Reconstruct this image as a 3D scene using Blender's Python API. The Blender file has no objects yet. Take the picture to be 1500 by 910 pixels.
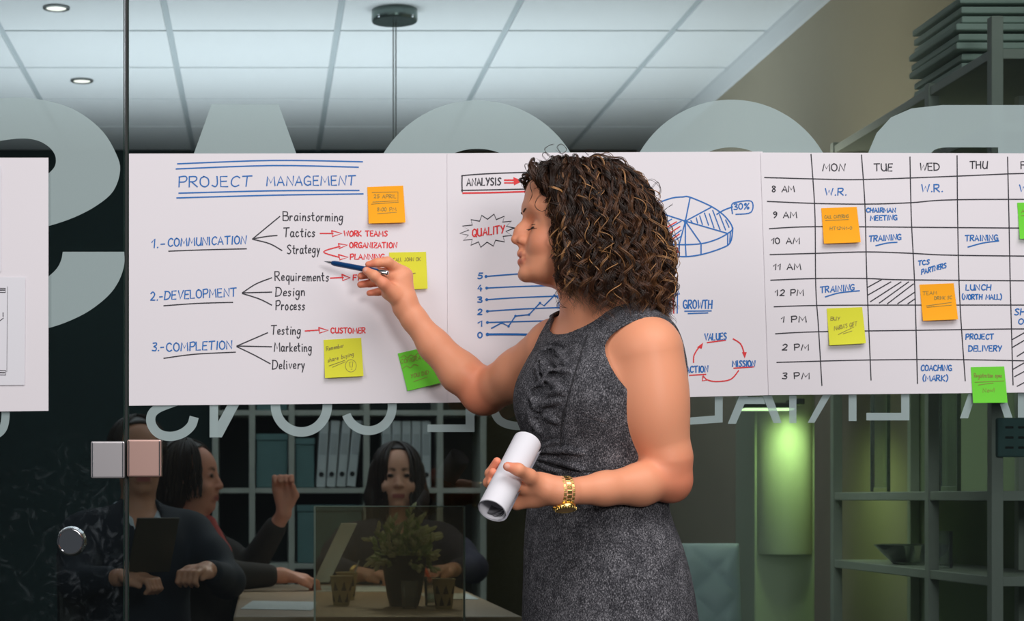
import bpy, bmesh, math, random
import numpy as np
from mathutils import Vector, Matrix

random.seed(7)
rng = np.random.default_rng(7)
SC = bpy.context.scene
COL = SC.collection
F_PX, CX, CY = 2870.0, 385.0, 730.0      # focal length in pixels of the 1500x910 frame, principal point
CAM_D, CAM_H = 4.04, 1.05                # camera distance to the glass, camera height

# ------------------------------------------------------------------ camera, world, lights, exposure
cam_d = bpy.data.cameras.new('camera')
cam = bpy.data.objects.new('camera', cam_d); COL.objects.link(cam)
cam_d.sensor_width = 36.0
cam_d.lens = F_PX * 36.0 / 1500.0
cam_d.shift_x = (750 - CX) / 1500.0
cam_d.shift_y = (CY - 455) / 1500.0
cam_d.dof.use_dof = True; cam_d.dof.focus_distance = 3.7; cam_d.dof.aperture_fstop = 9.0
cam.location = (0, -CAM_D, CAM_H)
cam.rotation_euler = (math.radians(90), 0, 0)
SC.camera = cam
SC.view_settings.view_transform = 'Standard'
SC.view_settings.look = 'None'
SC.view_settings.gamma = 1.0
SC.view_settings.use_curve_mapping = False
SC.view_settings.exposure = 0.0
SC.cycles.max_bounces = 8
SC.cycles.transparent_max_bounces = 24
SC.cycles.caustics_reflective = False
SC.cycles.caustics_refractive = False
SC.cycles.use_denoising = True
w = bpy.data.worlds.new('world'); SC.world = w; w.use_nodes = True
w.node_tree.nodes['Background'].inputs[0].default_value = (0.055, 0.06, 0.065, 1)
w.node_tree.nodes['Background'].inputs[1].default_value = 0.9

def area(name, loc, target, sx, sy, power, col=(1, 1, 1), spread=180):
    l = bpy.data.lights.new(name, 'AREA'); l.shape = 'RECTANGLE'; l.size = sx; l.size_y = sy
    l.energy = power; l.color = col; l.spread = math.radians(spread)
    o = bpy.data.objects.new(name, l); COL.objects.link(o); o.location = loc
    o.rotation_euler = (Vector(target) - Vector(loc)).to_track_quat('-Z', 'Y').to_euler()
    return o
def spot(name, loc, target, power, angle, blend, rad=0.03, col=(1, 1, 1)):
    l = bpy.data.lights.new(name, 'SPOT'); l.energy = power; l.spot_size = math.radians(angle); l.spot_blend = blend
    l.shadow_soft_size = rad; l.color = col
    o = bpy.data.objects.new(name, l); COL.objects.link(o); o.location = loc
    o.rotation_euler = (Vector(target) - Vector(loc)).to_track_quat('-Z', 'Y').to_euler()
    return o
area('softbox_light', (1.15, -5.0, 1.95), (0.65, 0, 1.3), 1.0, 0.8, 77, (1.0, 0.965, 0.95))
area('ceiling_bounce_light', (1.5, -2.9, 4.5), (0.6, -0.2, 1.2), 4.0, 2.4, 150, (1.0, 0.965, 0.95))
area('side_fill_light', (-2.3, -3.3, 2.7), (0.6, -0.4, 1.45), 1.6, 1.6, 38, (1.0, 0.97, 0.96))
area('ceiling_fill_light', (0.2, 3.3, 1.52), (0.2, 3.3, 3.0), 3.6, 1.6, 42, (0.93, 0.965, 1.06), 126)  # added unseen area light behind the sheets, brightens the far ceiling

# ------------------------------------------------------------------ helpers
def px(x, y, d=0.0):
    """point seen at pixel (x, y) lying d metres in front of the glass (negative d: behind it)"""
    z = CAM_D - d
    return Vector(((x - CX) / F_PX * z, -d, CAM_H + (CY - y) / F_PX * z))
def lin(r, g, b):
    f = lambda c: (c / 255 / 12.92) if c / 255 <= 0.04045 else ((c / 255 + 0.055) / 1.055) ** 2.4
    return (f(r), f(g), f(b), 1)
def mat(name, col, rough=0.6, metal=0.0, spec=0.5, noise=None, bump=None, sss=0.0, emit=None, attr=None):
    m = bpy.data.materials.new(name); m.use_nodes = True
    nt = m.node_tree; b = nt.nodes['Principled BSDF']
    b.inputs['Base Color'].default_value = col
    b.inputs['Roughness'].default_value = rough
    b.inputs['Metallic'].default_value = metal
    b.inputs['Specular IOR Level'].default_value = spec
    if sss:
        b.inputs['Subsurface Weight'].default_value = sss
        b.inputs['Subsurface Radius'].default_value = (0.012, 0.005, 0.003)
        b.inputs['Subsurface Scale'].default_value = 1.0
    if emit:
        b.inputs['Emission Color'].default_value = emit[0]; b.inputs['Emission Strength'].default_value = emit[1]
    tc = nt.nodes.new('ShaderNodeTexCoord')
    if noise:
        scale, amt = noise
        n = nt.nodes.new('ShaderNodeTexNoise'); n.inputs['Scale'].default_value = scale; n.inputs['Detail'].default_value = 3
        nt.links.new(tc.outputs['Object'], n.inputs['Vector'])
        r = nt.nodes.new('ShaderNodeMapRange'); r.inputs['From Min'].default_value = 0.3; r.inputs['From Max'].default_value = 0.7
        r.inputs['To Min'].default_value = 1 - amt; r.inputs['To Max'].default_value = 1 + amt
        nt.links.new(n.outputs['Fac'], r.inputs['Value'])
        x = nt.nodes.new('ShaderNodeVectorMath'); x.operation = 'SCALE'
        x.inputs[0].default_value = col[:3]; nt.links.new(r.outputs[0], x.inputs['Scale'])
        nt.links.new(x.outputs[0], b.inputs['Base Color'])
    if attr:
        a = nt.nodes.new('ShaderNodeAttribute'); a.attribute_name = attr
        nt.links.new(a.outputs['Color'], b.inputs['Base Color'])
    if bump:
        n = nt.nodes.new('ShaderNodeTexNoise'); n.inputs['Scale'].default_value = bump[0]; n.inputs['Detail'].default_value = 2
        nt.links.new(tc.outputs['Object'], n.inputs['Vector'])
        bp = nt.nodes.new('ShaderNodeBump'); bp.inputs['Strength'].default_value = bump[1]; bp.inputs['Distance'].default_value = 0.002
        nt.links.new(n.outputs['Fac'], bp.inputs['Height']); nt.links.new(bp.outputs[0], b.inputs['Normal'])
    return m
def glass_mat(name, tint, refl=1.0, film=0.0, filmcol=(0.3, 0.3, 0.3, 1), smudge=None):
    m = bpy.data.materials.new(name); m.use_nodes = True; nt = m.node_tree; N = nt.nodes; L = nt.links
    N.clear(); out = N.new('ShaderNodeOutputMaterial')
    t = N.new('ShaderNodeBsdfTransparent'); t.inputs[0].default_value = (*tint, 1)
    g = N.new('ShaderNodeBsdfGlossy'); g.inputs['Roughness'].default_value = 0.0; g.inputs[0].default_value = (1, 1, 1, 1)
    fr = N.new('ShaderNodeFresnel'); fr.inputs[0].default_value = 1.5
    mu = N.new('ShaderNodeMath'); mu.operation = 'MULTIPLY'; mu.inputs[1].default_value = refl
    L.new(fr.outputs[0], mu.inputs[0])
    mx = N.new('ShaderNodeMixShader'); L.new(mu.outputs[0], mx.inputs[0]); L.new(t.outputs[0], mx.inputs[1]); L.new(g.outputs[0], mx.inputs[2])
    last = mx
    if film or smudge:
        df = N.new('ShaderNodeBsdfDiffuse'); df.inputs[0].default_value = filmcol
        m2 = N.new('ShaderNodeMixShader'); m2.inputs[0].default_value = film
        if smudge:
            c, rad, amt = smudge
            tc = N.new('ShaderNodeTexCoord')
            dv = N.new('ShaderNodeVectorMath'); dv.operation = 'DISTANCE'; dv.inputs[1].default_value = c
            L.new(tc.outputs['Object'], dv.inputs[0])
            mr = N.new('ShaderNodeMapRange'); mr.inputs['From Min'].default_value = 0; mr.inputs['From Max'].default_value = rad
            mr.inputs['To Min'].default_value = 1; mr.inputs['To Max'].default_value = 0
            L.new(dv.outputs['Value'], mr.inputs['Value'])
            nz = N.new('ShaderNodeTexNoise'); nz.inputs['Scale'].default_value = 22; nz.inputs['Detail'].default_value = 4; nz.inputs['Distortion'].default_value = 2.5
            L.new(tc.outputs['Object'], nz.inputs['Vector'])
            m3 = N.new('ShaderNodeMapRange'); m3.inputs['From Min'].default_value = 0.55; m3.inputs['From Max'].default_value = 0.8
            m3.inputs['To Min'].default_value = 0; m3.inputs['To Max'].default_value = amt
            L.new(nz.outputs['Fac'], m3.inputs['Value'])
            mm = N.new('ShaderNodeMath'); mm.operation = 'MULTIPLY'; L.new(mr.outputs[0], mm.inputs[0]); L.new(m3.outputs[0], mm.inputs[1])
            L.new(mm.outputs[0], m2.inputs[0])
        L.new(mx.outputs[0], m2.inputs[1]); L.new(df.outputs[0], m2.inputs[2]); last = m2
    L.new(last.outputs[0], out.inputs[0])
    return m

def link(name, me, m=None, parent=None, smooth=False):
    o = bpy.data.objects.new(name, me); COL.objects.link(o)
    if m is not None: me.materials.append(m)
    if parent is not None:
        o.parent = parent
        o.matrix_parent_inverse = Matrix.Translation(parent.location).inverted() if parent.rotation_euler[2] == 0 else parent.matrix_basis.inverted()
    if smooth:
        me.polygons.foreach_set('use_smooth', [True] * len(me.polygons))
        if len(me.polygons) < 30000: me.set_sharp_from_angle(angle=0.9)
    return o
def pydata(name, vs, fs, m=None, parent=None, smooth=False):
    me = bpy.data.meshes.new(name); me.from_pydata([tuple(v) for v in vs], [], fs); me.update()
    return link(name, me, m, parent, smooth)
class MB:
    """collects shapes into one mesh"""
    def __init__(s): s.v = []; s.f = []
    def add(s, vs, fs):
        o = len(s.v); s.v += [tuple(v) for v in vs]; s.f += [tuple(i + o for i in f) for f in fs]; return s
    def box(s, c, size, rot=None, bev=0.0):
        bm = bmesh.new(); bmesh.ops.create_cube(bm, size=1.0)
        bmesh.ops.scale(bm, vec=size, verts=bm.verts)
        if bev: bmesh.ops.bevel(bm, geom=bm.edges[:], offset=bev, segments=2, affect='EDGES', profile=0.5)
        if rot is not None: bmesh.ops.transform(bm, matrix=rot.to_4x4(), verts=bm.verts)
        bm.verts.index_update()
        s.add([v.co + Vector(c) for v in bm.verts], [[v.index for v in f.verts] for f in bm.faces]); bm.free(); return s
    def lo_hi(s, lo, hi, bev=0.0):
        return s.box([(a + b) / 2 for a, b in zip(lo, hi)], [abs(b - a) for a, b in zip(lo, hi)], None, bev)
    def tube(s, pts, r, n=8, cap=True):
        pts = [Vector(p) for p in pts]; rs = r if hasattr(r, '__len__') else [r] * len(pts)
        vs = []; up = None
        for i, p in enumerate(pts):
            t = (pts[min(i + 1, len(pts) - 1)] - pts[max(i - 1, 0)]).normalized()
            if up is None: up = t.orthogonal().normalized()
            up = (up - t * up.dot(t)).normalized(); b = t.cross(up)
            for k in range(n):
                a = 2 * math.pi * k / n; vs.append(p + (up * math.cos(a) + b * math.sin(a)) * rs[i])
        fs = [(i * n + k, i * n + (k + 1) % n, (i + 1) * n + (k + 1) % n, (i + 1) * n + k) for i in range(len(pts) - 1) for k in range(n)]
        if cap: fs += [tuple(range(n))[::-1], tuple(range((len(pts) - 1) * n, len(pts) * n))]
        return s.add(vs, fs)
    def lathe(s, c, prof, n=24, axis=(0, 0, 1)):
        q = Vector((0, 0, 1)).rotation_difference(Vector(axis)); vs = []
        for r, z in prof:
            for k in range(n):
                a = 2 * math.pi * k / n; vs.append(Vector(c) + q @ Vector((r * math.cos(a), r * math.sin(a), z)))
        fs = [(i * n + k, i * n + (k + 1) % n, (i + 1) * n + (k + 1) % n, (i + 1) * n + k) for i in range(len(prof) - 1) for k in range(n)]
        fs += [tuple(range(n))[::-1], tuple(range((len(prof) - 1) * n, len(prof) * n))]
        return s.add(vs, fs)
    def prism(s, pts, t):
        """polygon of 3D points extruded by vector t"""
        n = len(pts); t = Vector(t); vs = [Vector(p) for p in pts] + [Vector(p) + t for p in pts]
        fs = [tuple(range(n))[::-1], tuple(range(n, 2 * n))] + [(i, (i + 1) % n, (i + 1) % n + n, i + n) for i in range(n)]
        return s.add(vs, fs)
    def strip(s, A, B, t):
        """band between two equally long point lists, extruded by t"""
        n = len(A); t = Vector(t)
        vs = [Vector(p) for p in A] + [Vector(p) for p in B]; vs += [v + t for v in vs]; m2 = 2 * n; fs = []
        for i in range(n - 1):
            fs += [(i, i + 1, n + i + 1, n + i), (m2 + i, m2 + n + i, m2 + n + i + 1, m2 + i + 1),
                   (i, m2 + i, m2 + i + 1, i + 1), (n + i, n + i + 1, m2 + n + i + 1, m2 + n + i)]
        fs += [(0, n, m2 + n, m2), (n - 1, m2 + n - 1, m2 + 2 * n - 1, 2 * n - 1)]
        return s.add(vs, fs)
    def build(s, name, m=None, parent=None, smooth=False, weld=False):
        o = pydata(name, s.v, s.f, m, parent, smooth)
        bm = bmesh.new(); bm.from_mesh(o.data)
        if weld: bmesh.ops.remove_doubles(bm, verts=bm.verts, dist=1e-5)
        bmesh.ops.recalc_face_normals(bm, faces=bm.faces); bm.to_mesh(o.data); bm.free()
        return o
def tag(o, label, cat, group=None, kind=None):
    o['label'] = label; o['category'] = cat
    if group: o['group'] = group
    if kind: o['kind'] = kind
    return o
def empty(name, loc, label=None, cat=None, group=None, rz=0.0):
    o = bpy.data.objects.new(name, None); COL.objects.link(o); o.location = loc; o.rotation_euler = (0, 0, rz); o.empty_display_size = 0.05
    if label: tag(o, label, cat, group)
    return o
def struct(o, label=None):
    o['kind'] = 'structure'
    if label: o['label'] = label
    return o
def catmull(P, n=6):
    P = [np.array(p, float) for p in P]
    if len(P) < 3: return P
    out = []
    for i in range(len(P) - 1):
        p0 = P[max(i - 1, 0)]; p1 = P[i]; p2 = P[i + 1]; p3 = P[min(i + 2, len(P) - 1)]
        for k in range(n):
            t = k / n
            out.append(0.5 * (2 * p1 + (p2 - p0) * t + (2 * p0 - 5 * p1 + 4 * p2 - p3) * t * t + (3 * p1 - p0 - 3 * p2 + p3) * t ** 3))
    out.append(P[-1]); return out

# ------------------------------------------------------------------ room shell
M_floor = mat('floor_carpet', lin(62, 64, 62), 0.9, noise=(40, 0.15))
M_ceiltile = mat('ceiling_tile_white', (0.82, 0.84, 0.84, 1), 0.85, bump=(180, 0.15))
M_tbar = mat('ceiling_grid_metal', (0.50, 0.55, 0.56, 1), 0.6)
M_wallbeige = mat('wall_beige', lin(176, 166, 143), 0.9, noise=(3, 0.03))
M_walldark = mat('wall_dark', lin(34, 58, 58), 0.85, noise=(2, 0.06))
M_frontwall = mat('wall_grey', lin(120, 122, 124), 0.9, noise=(3, 0.03))
FH = 2.72                                  # ceiling height
XL, XR, YB = -2.0, 1.84, 5.4               # side walls and back wall of the room beyond the glass
struct(MB().lo_hi((-3.6, -6.5, -0.1), (3.8, 6.0, 0.0)).build('floor', M_floor))
struct(MB().lo_hi((XR, 0.03, 0), (XR + 0.1, YB, 3.0)).build('wall_right', M_wallbeige))
struct(MB().lo_hi((XL - 0.1, 0.03, 0), (XL, YB, 3.0)).build('wall_left', M_walldark))
struct(MB().lo_hi((XL - 0.1, YB, 0), (XR + 0.1, YB + 0.1, 3.0)).build('wall_back', M_walldark))
struct(MB().lo_hi((0.86, YB - 0.03, 0.0), (XR, YB, FH)).build('trim_5', mat('dark_olive_panel', lin(84, 78, 58), 0.8, noise=(3, 0.08))), 'dark olive brown panel on the back wall')
# suspended ceiling, a reflection modelled as a grid of solid tiles with reveals
ceil = MB()
xs = [-0.334 + 0.6 * k for k in range(-3, 4)] + [XR]
ys = [7.0 - CAM_D + 0.6 * k for k in range(-5, 5)]
ceil_bm = MB()
edges_x = [XL] + xs; edges_y = [0.0] + [y for y in ys if 0 < y < YB] + [YB]
for i in range(len(edges_x) - 1):
    for j in range(len(edges_y) - 1):
        x0, x1, y0, y1 = edges_x[i] + 0.011, edges_x[i + 1] - 0.011, edges_y[j] + 0.011, edges_y[j + 1] - 0.011
        if x1 - x0 < 0.02 or y1 - y0 < 0.02: continue
        ceil_bm.lo_hi((x0, y0, FH), (x1, y1, FH + 0.02), 0.003)
ceil_o = struct(ceil_bm.build('ceiling', M_ceiltile))
grid = MB()
for x in xs: grid.lo_hi((x - 0.0125, 0, FH + 0.006), (x + 0.0125, YB, FH + 0.03))
for y in edges_y[1:-1]: grid.lo_hi((XL, y - 0.0125, FH + 0.008), (XR, y + 0.0125, FH + 0.03))
grid.lo_hi((XL, 0, FH + 0.03), (XR, YB, FH + 0.05))
grid.build('ceiling_grid', M_tbar, ceil_o)
cv = MB().prism([(XR, 0.03, FH + 0.01), (XR - 0.045, 0.03, FH + 0.01), (XR - 0.04, 0.03, FH - 0.012), (XR - 0.012, 0.03, FH - 0.05), (XR, 0.03, FH - 0.055)], (0, YB - 0.05, 0))
struct(cv.build('trim_1', mat('trim_white', (0.75, 0.77, 0.77, 1), 0.6)))
# structure over and beside the glass on the near side
struct(MB().lo_hi((-3.6, -0.05, 2.95), (3.8, 0.05, 3.15)).build('trim_2', M_tbar), 'head rail above the glass wall')

# ------------------------------------------------------------------ glass partition: door leaf at the left, fixed panes to the right
M_glass = glass_mat('clear_green_glass', (0.725, 0.770, 0.762), 0.9, smudge=None)
M_doorglass = glass_mat('door_glass', (0.72, 0.765, 0.757), 0.9, smudge=(tuple(px(120, 790, 0.0)), 0.24, 0.10), filmcol=(0.55, 0.62, 0.68, 1))
M_edge = mat('polished_glass_edge', lin(30, 48, 42), 0.15)
M_chrome = mat('brushed_chrome', (0.80, 0.78, 0.77, 1), 0.13, 1.0)
M_chrome2 = mat('polished_chrome', (0.85, 0.86, 0.9, 1), 0.05, 1.0)
GT = 0.010
XS0, XS1 = px(182, 0).x, px(188, 0).x
door = struct(MB().lo_hi((-1.15, 0.001, 0.01), (XS0, 0.001 + GT, 2.93)).build('door_1', M_doorglass), 'frameless glass door with a round lock')
fixed = struct(MB().lo_hi((XS1, 0.001, 0.0), (3.4, 0.001 + GT, 2.95)).build('window_1', M_glass), 'fixed glass partition pane covered by paper sheets')
left_fixed = struct(MB().lo_hi((-3.4, 0.001, 0.0), (-1.155, 0.001 + GT, 2.95)).build('window_2', M_glass), 'fixed glass pane beyond the door')
MB().lo_hi((XS0 - 0.0015, 0.0005, 0.01), (XS0 + 0.0005, 0.0005 + GT + 0.001, 2.93)).build('glass_edge', M_edge, door)
MB().lo_hi((XS0 + 0.0012, 0.006, 0.01), (XS1 - 0.001, 0.013, 2.93)).build('rubber_seal', mat('black_seal', lin(16, 26, 24), 0.5), fixed)
MB().lo_hi((XS1 - 0.0005, 0.0005, 0.0), (XS1 + 0.001, 0.0005 + GT + 0.001, 2.95)).build('glass_edge', M_edge, fixed)
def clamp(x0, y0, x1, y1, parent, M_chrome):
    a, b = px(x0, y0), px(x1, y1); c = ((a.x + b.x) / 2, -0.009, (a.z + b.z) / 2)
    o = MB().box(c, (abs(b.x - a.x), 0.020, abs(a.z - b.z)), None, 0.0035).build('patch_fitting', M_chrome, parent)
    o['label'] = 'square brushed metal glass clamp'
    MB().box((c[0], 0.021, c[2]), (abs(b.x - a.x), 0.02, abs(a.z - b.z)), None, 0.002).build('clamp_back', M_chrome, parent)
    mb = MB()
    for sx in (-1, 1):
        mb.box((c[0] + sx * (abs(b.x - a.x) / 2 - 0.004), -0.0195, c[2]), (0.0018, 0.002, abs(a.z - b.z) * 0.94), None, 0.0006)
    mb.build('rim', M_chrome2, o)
clamp(134, 647, 183.5, 701, door, mat('satin_steel', (0.50, 0.48, 0.50, 1), 0.28, 0.55))
clamp(187, 644.5, 237, 699, fixed, mat('steel_pink_reflection', (0.50, 0.32, 0.28, 1), 0.30, 0.45))  # pink base colour paints a warm skin reflection into the metal
lp = px(105, 793)
lk = MB().lathe((lp.x, 0.0, lp.z), [(0.031, 0.0), (0.031, 0.006), (0.0285, 0.010), (0.0285, 0.026), (0.027, 0.030), (0.0245, 0.0315), (0.0235, 0.030)], 40, (0, -1, 0)).build('door_lock', M_chrome2, door, True)
lk['label'] = 'round chrome lock knob'
MB().lathe((lp.x, -0.0285, lp.z), [(0.0235, 0.0), (0.0235, 0.001), (0.0, 0.0015)], 32, (0, -1, 0)).build('lock_face', mat('lock_face_blue_steel', lin(84, 110, 165), 0.22, 0.7, bump=(60, 0.8)), lk)
# ------------------------------------------------------------------ frosted vinyl letters on the glass (mirrored, read from the other side)
def vinyl_mat():
    m = bpy.data.materials.new('frosted_vinyl'); m.use_nodes = True; nt = m.node_tree; N = nt.nodes; L = nt.links; N.clear()
    out = N.new('ShaderNodeOutputMaterial'); t = N.new('ShaderNodeBsdfTransparent'); t.inputs[0].default_value = (0.9, 0.95, 0.95, 1)
    d = N.new('ShaderNodeBsdfDiffuse'); nz = N.new('ShaderNodeTexNoise'); nz.inputs['Scale'].default_value = 900
    tc = N.new('ShaderNodeTexCoord'); L.new(tc.outputs['Object'], nz.inputs['Vector'])
    r = N.new('ShaderNodeMixRGB'); L.new(nz.outputs['Fac'], r.inputs[0]); r.inputs[1].default_value = (0.42, 0.52, 0.53, 1); r.inputs[2].default_value = (0.56, 0.66, 0.67, 1)
    L.new(r.outputs[0], d.inputs[0]); mx = N.new('ShaderNodeMixShader'); mx.inputs[0].default_value = 0.52
    L.new(t.outputs[0], mx.inputs[1]); L.new(d.outputs[0], mx.inputs[2]); L.new(mx.outputs[0], out.inputs[0]); return m
M_vinyl = vinyl_mat()
VT = (0, -0.0004, 0)
g = lambda P: [px(x, y, -0.0005) + Vector((0, -0.0002, 0)) for x, y in P]
def letter(mb, label, group):
    return tag(mb.build('vinyl_letter', M_vinyl), label, 'letter', group)
def stroke_band(mb, P, wpx, n=6, smooth=True):
    P = catmull(P, n) if smooth else [np.array(p, float) for p in P]
    A, B = [], []
    for i, p in enumerate(P):
        t = P[min(i + 1, len(P) - 1)] - P[max(i - 1, 0)]; t = t / np.linalg.norm(t); nn = np.array((-t[1], t[0])) * wpx / 2
        A.append(p + nn); B.append(p - nn)
    return mb.strip(g(A), g(B), VT)
BIG, SML = 'large frosted letters', 'small frosted letters'
mb = MB()
mb.strip(g(catmull([(-60, 152), (-20, 146), (30, 143), (75, 149), (115, 164), (150, 192), (170, 225), (176, 250), (166, 280), (142, 301), (110, 318), (72, 331), (20, 343), (-60, 352)], 4)),
         g(catmull([(-60, 222), (-30, 212), (10, 205), (35, 203), (55, 206), (70, 214), (79, 224), (82, 235), (79, 246), (68, 256), (50, 263), (30, 268), (0, 274), (-60, 284)], 4)), VT)
mb.strip(g(catmull([(182, 369), (182, 388), (174, 412), (158, 434), (130, 456), (100, 471), (70, 481), (30, 489), (-60, 494)], 4)),
         g(catmull([(92, 369), (90, 380), (85, 391), (76, 401), (62, 411), (45, 418), (25, 422), (0, 425), (-60, 426)], 4)), VT)
letter(mb, 'huge frosted mirrored S on the glass door', BIG)
letter(MB().prism(g([(310, 153), (408, 153), (452, 275), (266, 275)]), VT), 'huge frosted flat-topped letter rising behind the sheet titled Project Management', BIG)
def ring(cx, cy, R, r, a0=180, a1=360):
    A = [(cx + R * math.cos(math.radians(a)), cy + R * math.sin(math.radians(a))) for a in np.linspace(a0, a1, 48)]
    B = [(cx + r * math.cos(math.radians(a)), cy + r * math.sin(math.radians(a))) for a in np.linspace(a0, a1, 48)]
    return g(A), g(B)
letter(MB().strip(*ring(699, 307, 160, 89), VT), 'huge frosted round letter above the analysis sheet, beside the pendant cord', BIG)
letter(MB().strip(*ring(1071, 301, 155, 85), VT), 'huge frosted round letter above the pie chart, right of the woman\'s hair', BIG)
mb = MB().strip(g([(1268, 262), (1272, 223), (1284, 195), (1305, 172), (1335, 159), (1380, 154), (1462, 154), (1600, 154)]),
                g([(1350, 262), (1362, 226), (1368, 220), (1374, 217.5), (1380, 216.5), (1388, 216), (1462, 216), (1600, 216)]), VT)
mb.prism(g([(1462, 216), (1600, 216), (1600, 285), (1462, 285)]), VT)
letter(mb, 'huge frosted mirrored D above the weekly timetable', BIG)
mb = MB(); stroke_band(mb, [(7, 588), (8, 612), (3, 630), (-12, 640), (-30, 642)], 12)
letter(mb, 'small frosted curved letter under the sheet on the glass door', SML)
mb = MB(); stroke_band(mb, [(284.5, 611), (280, 624), (267, 635), (249, 639.5), (232, 635), (222, 622), (222, 608), (232, 598), (255, 589), (280, 580)], 13.5)
letter(mb, 'small frosted mirrored S over the right glass clamp', SML)
mb = MB().prism(g([(307, 575), (319.5, 575), (319.5, 641), (307, 641)]), VT)
mb.prism(g([(319.5, 618), (343, 575), (360, 575), (325, 641), (319.5, 641)]), VT)
letter(mb, 'small frosted mirrored N with a slanting stroke beside the mirrored S', SML)
mb = MB(); stroke_band(mb, [(441.5 + 38 * math.cos(a), 594 + 39 * math.sin(a)) for a in np.linspace(-0.6, math.pi + 0.6, 30)], 14)
letter(mb, 'small frosted O hanging below the word Delivery', SML)
mb = MB(); stroke_band(mb, [(540 + 34.5 * math.cos(a), 596 + 35 * math.sin(a)) for a in np.linspace(-0.6, math.pi - 0.33, 30)], 13)
letter(mb, 'small frosted mirrored C, open to the left, below the yellow note with a face doodle', SML)
letter(MB().prism(g([(626, 622), (682, 622), (682, 575), (695, 575), (695, 633), (626, 633)]), VT), 'small frosted mirrored L directly under the raised arm\'s elbow', SML)
mb = MB(); stroke_band(mb, [(721, 582), (724, 602), (732, 616), (748, 623), (770, 624.5), (810, 624.5)], 12)
letter(mb, 'small frosted rounded letter just left of the grey dress, above the paper roll', SML)
letter(MB().prism(g([(1000, 612.5), (1047, 609), (1047, 570), (1058.5, 570), (1058.5, 619), (1000, 623)]), VT), 'small frosted mirrored L just right of the woman\'s bent elbow', SML)
mb = MB().prism(g([(1066, 621), (1078, 621), (1100, 570), (1087, 570)]), VT); mb.prism(g([(1133, 620), (1145, 620), (1127, 570), (1113, 570)]), VT)
mb.prism(g([(1095, 582), (1117.5, 582), (1121, 592), (1090.5, 592)]), VT)
letter(mb, 'small frosted A in front of the glowing lamp', SML)
letter(MB().prism(g([(1156, 570), (1166.5, 570), (1166.5, 620), (1156, 620)]), VT).prism(g([(1183, 619.5), (1193, 619.5), (1222, 570), (1210, 570)]), VT), 'small frosted mirrored N beside the green-lit panel, one upright and one slant', SML)
letter(MB().prism(g([(1243, 570), (1254.5, 570), (1254.5, 617), (1243, 617)]), VT), 'small frosted upright bar letter below the empty monday cell', SML)
letter(MB().prism(g([(1269, 605), (1320, 605), (1320, 570), (1332, 570), (1332, 616), (1269, 616)]), VT), 'small frosted mirrored L below the wednesday column', SML)
mb = MB().prism(g([(1406, 613), (1418, 613), (1432, 570), (1421, 570)]), VT); mb.prism(g([(1471.5, 612), (1483, 612), (1469, 570), (1457, 570)]), VT)
letter(mb, 'small frosted A behind the green note that hangs off the timetable', SML)
letter(MB().prism(g([(1491, 570), (1503, 570), (1503, 612), (1491, 612)]), VT), 'small frosted upright stroke at the far right below the timetable', SML)

# ------------------------------------------------------------------ paper sheets with marker writing
M_paper = mat('white_paper', (0.79, 0.755, 0.80, 1), 0.75, spec=0.25)
M_print = mat('white_print_paper', (0.76, 0.755, 0.81, 1), 0.7, spec=0.25)
M_blue = mat('blue_marker', lin(14, 104, 182), 0.6)
M_black = mat('black_marker', lin(34, 33, 44), 0.6)
M_red = mat('red_marker', lin(222, 42, 48), 0.6)
M_pencil = mat('pencil_line', lin(142, 130, 66), 0.7)
M_orange = mat('orange_note_paper', lin(255, 172, 30), 0.7, spec=0.2)
M_yellow = mat('yellow_note_paper', lin(222, 222, 62), 0.7, spec=0.2)
M_green = mat('green_note_paper', lin(112, 214, 62), 0.7, spec=0.2)

def bilerp(Q, u, v):                       # Q: tl, tr, br, bl pixels
    Q = [np.array(q, float) for q in Q]
    return (Q[0] * (1 - u) + Q[1] * u) * (1 - v) + (Q[3] * (1 - u) + Q[2] * u) * v
def wave(x, y, base):                      # gentle standing waves of taped paper, metres in front of the glass
    return base + 0.0012 * math.sin(x * 0.012 + 1.0) + 0.001 * math.sin(y * 0.017 + x * 0.006)
def sheet(name, Q, base, m, label, cat, nu=40, nv=24, off=None, group=None, parent=None, t=0.0005):
    f = off or (lambda u, v, x, y: wave(x, y, base))
    vs = []; fs = []
    for side in (0, 1):
        for j in range(nv + 1):
            for i in range(nu + 1):
                u, v = i / nu, j / nv; p = bilerp(Q, u, v); vs.append(px(p[0], p[1], f(u, v, p[0], p[1]) - (t if side else 0)))
    K = (nu + 1) * (nv + 1); id = lambda i, j: j * (nu + 1) + i
    for j in range(nv):
        for i in range(nu):
            q = (id(i, j), id(i, j + 1), id(i + 1, j + 1), id(i + 1, j)); fs.append(q); fs.append(tuple(K + a for a in q[::-1]))
    rim = [id(i, 0) for i in range(nu + 1)] + [id(nu, j) for j in range(1, nv + 1)] + [id(i, nv) for i in range(nu - 1, -1, -1)] + [id(0, j) for j in range(nv - 1, 0, -1)]
    for k in range(len(rim)):
        a, b = rim[k], rim[(k + 1) % len(rim)]; fs.append((a, b, K + b, K + a))
    o = pydata(name, vs, fs, m, parent, True)
    if label: tag(o, label, cat, group)
    return o
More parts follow.
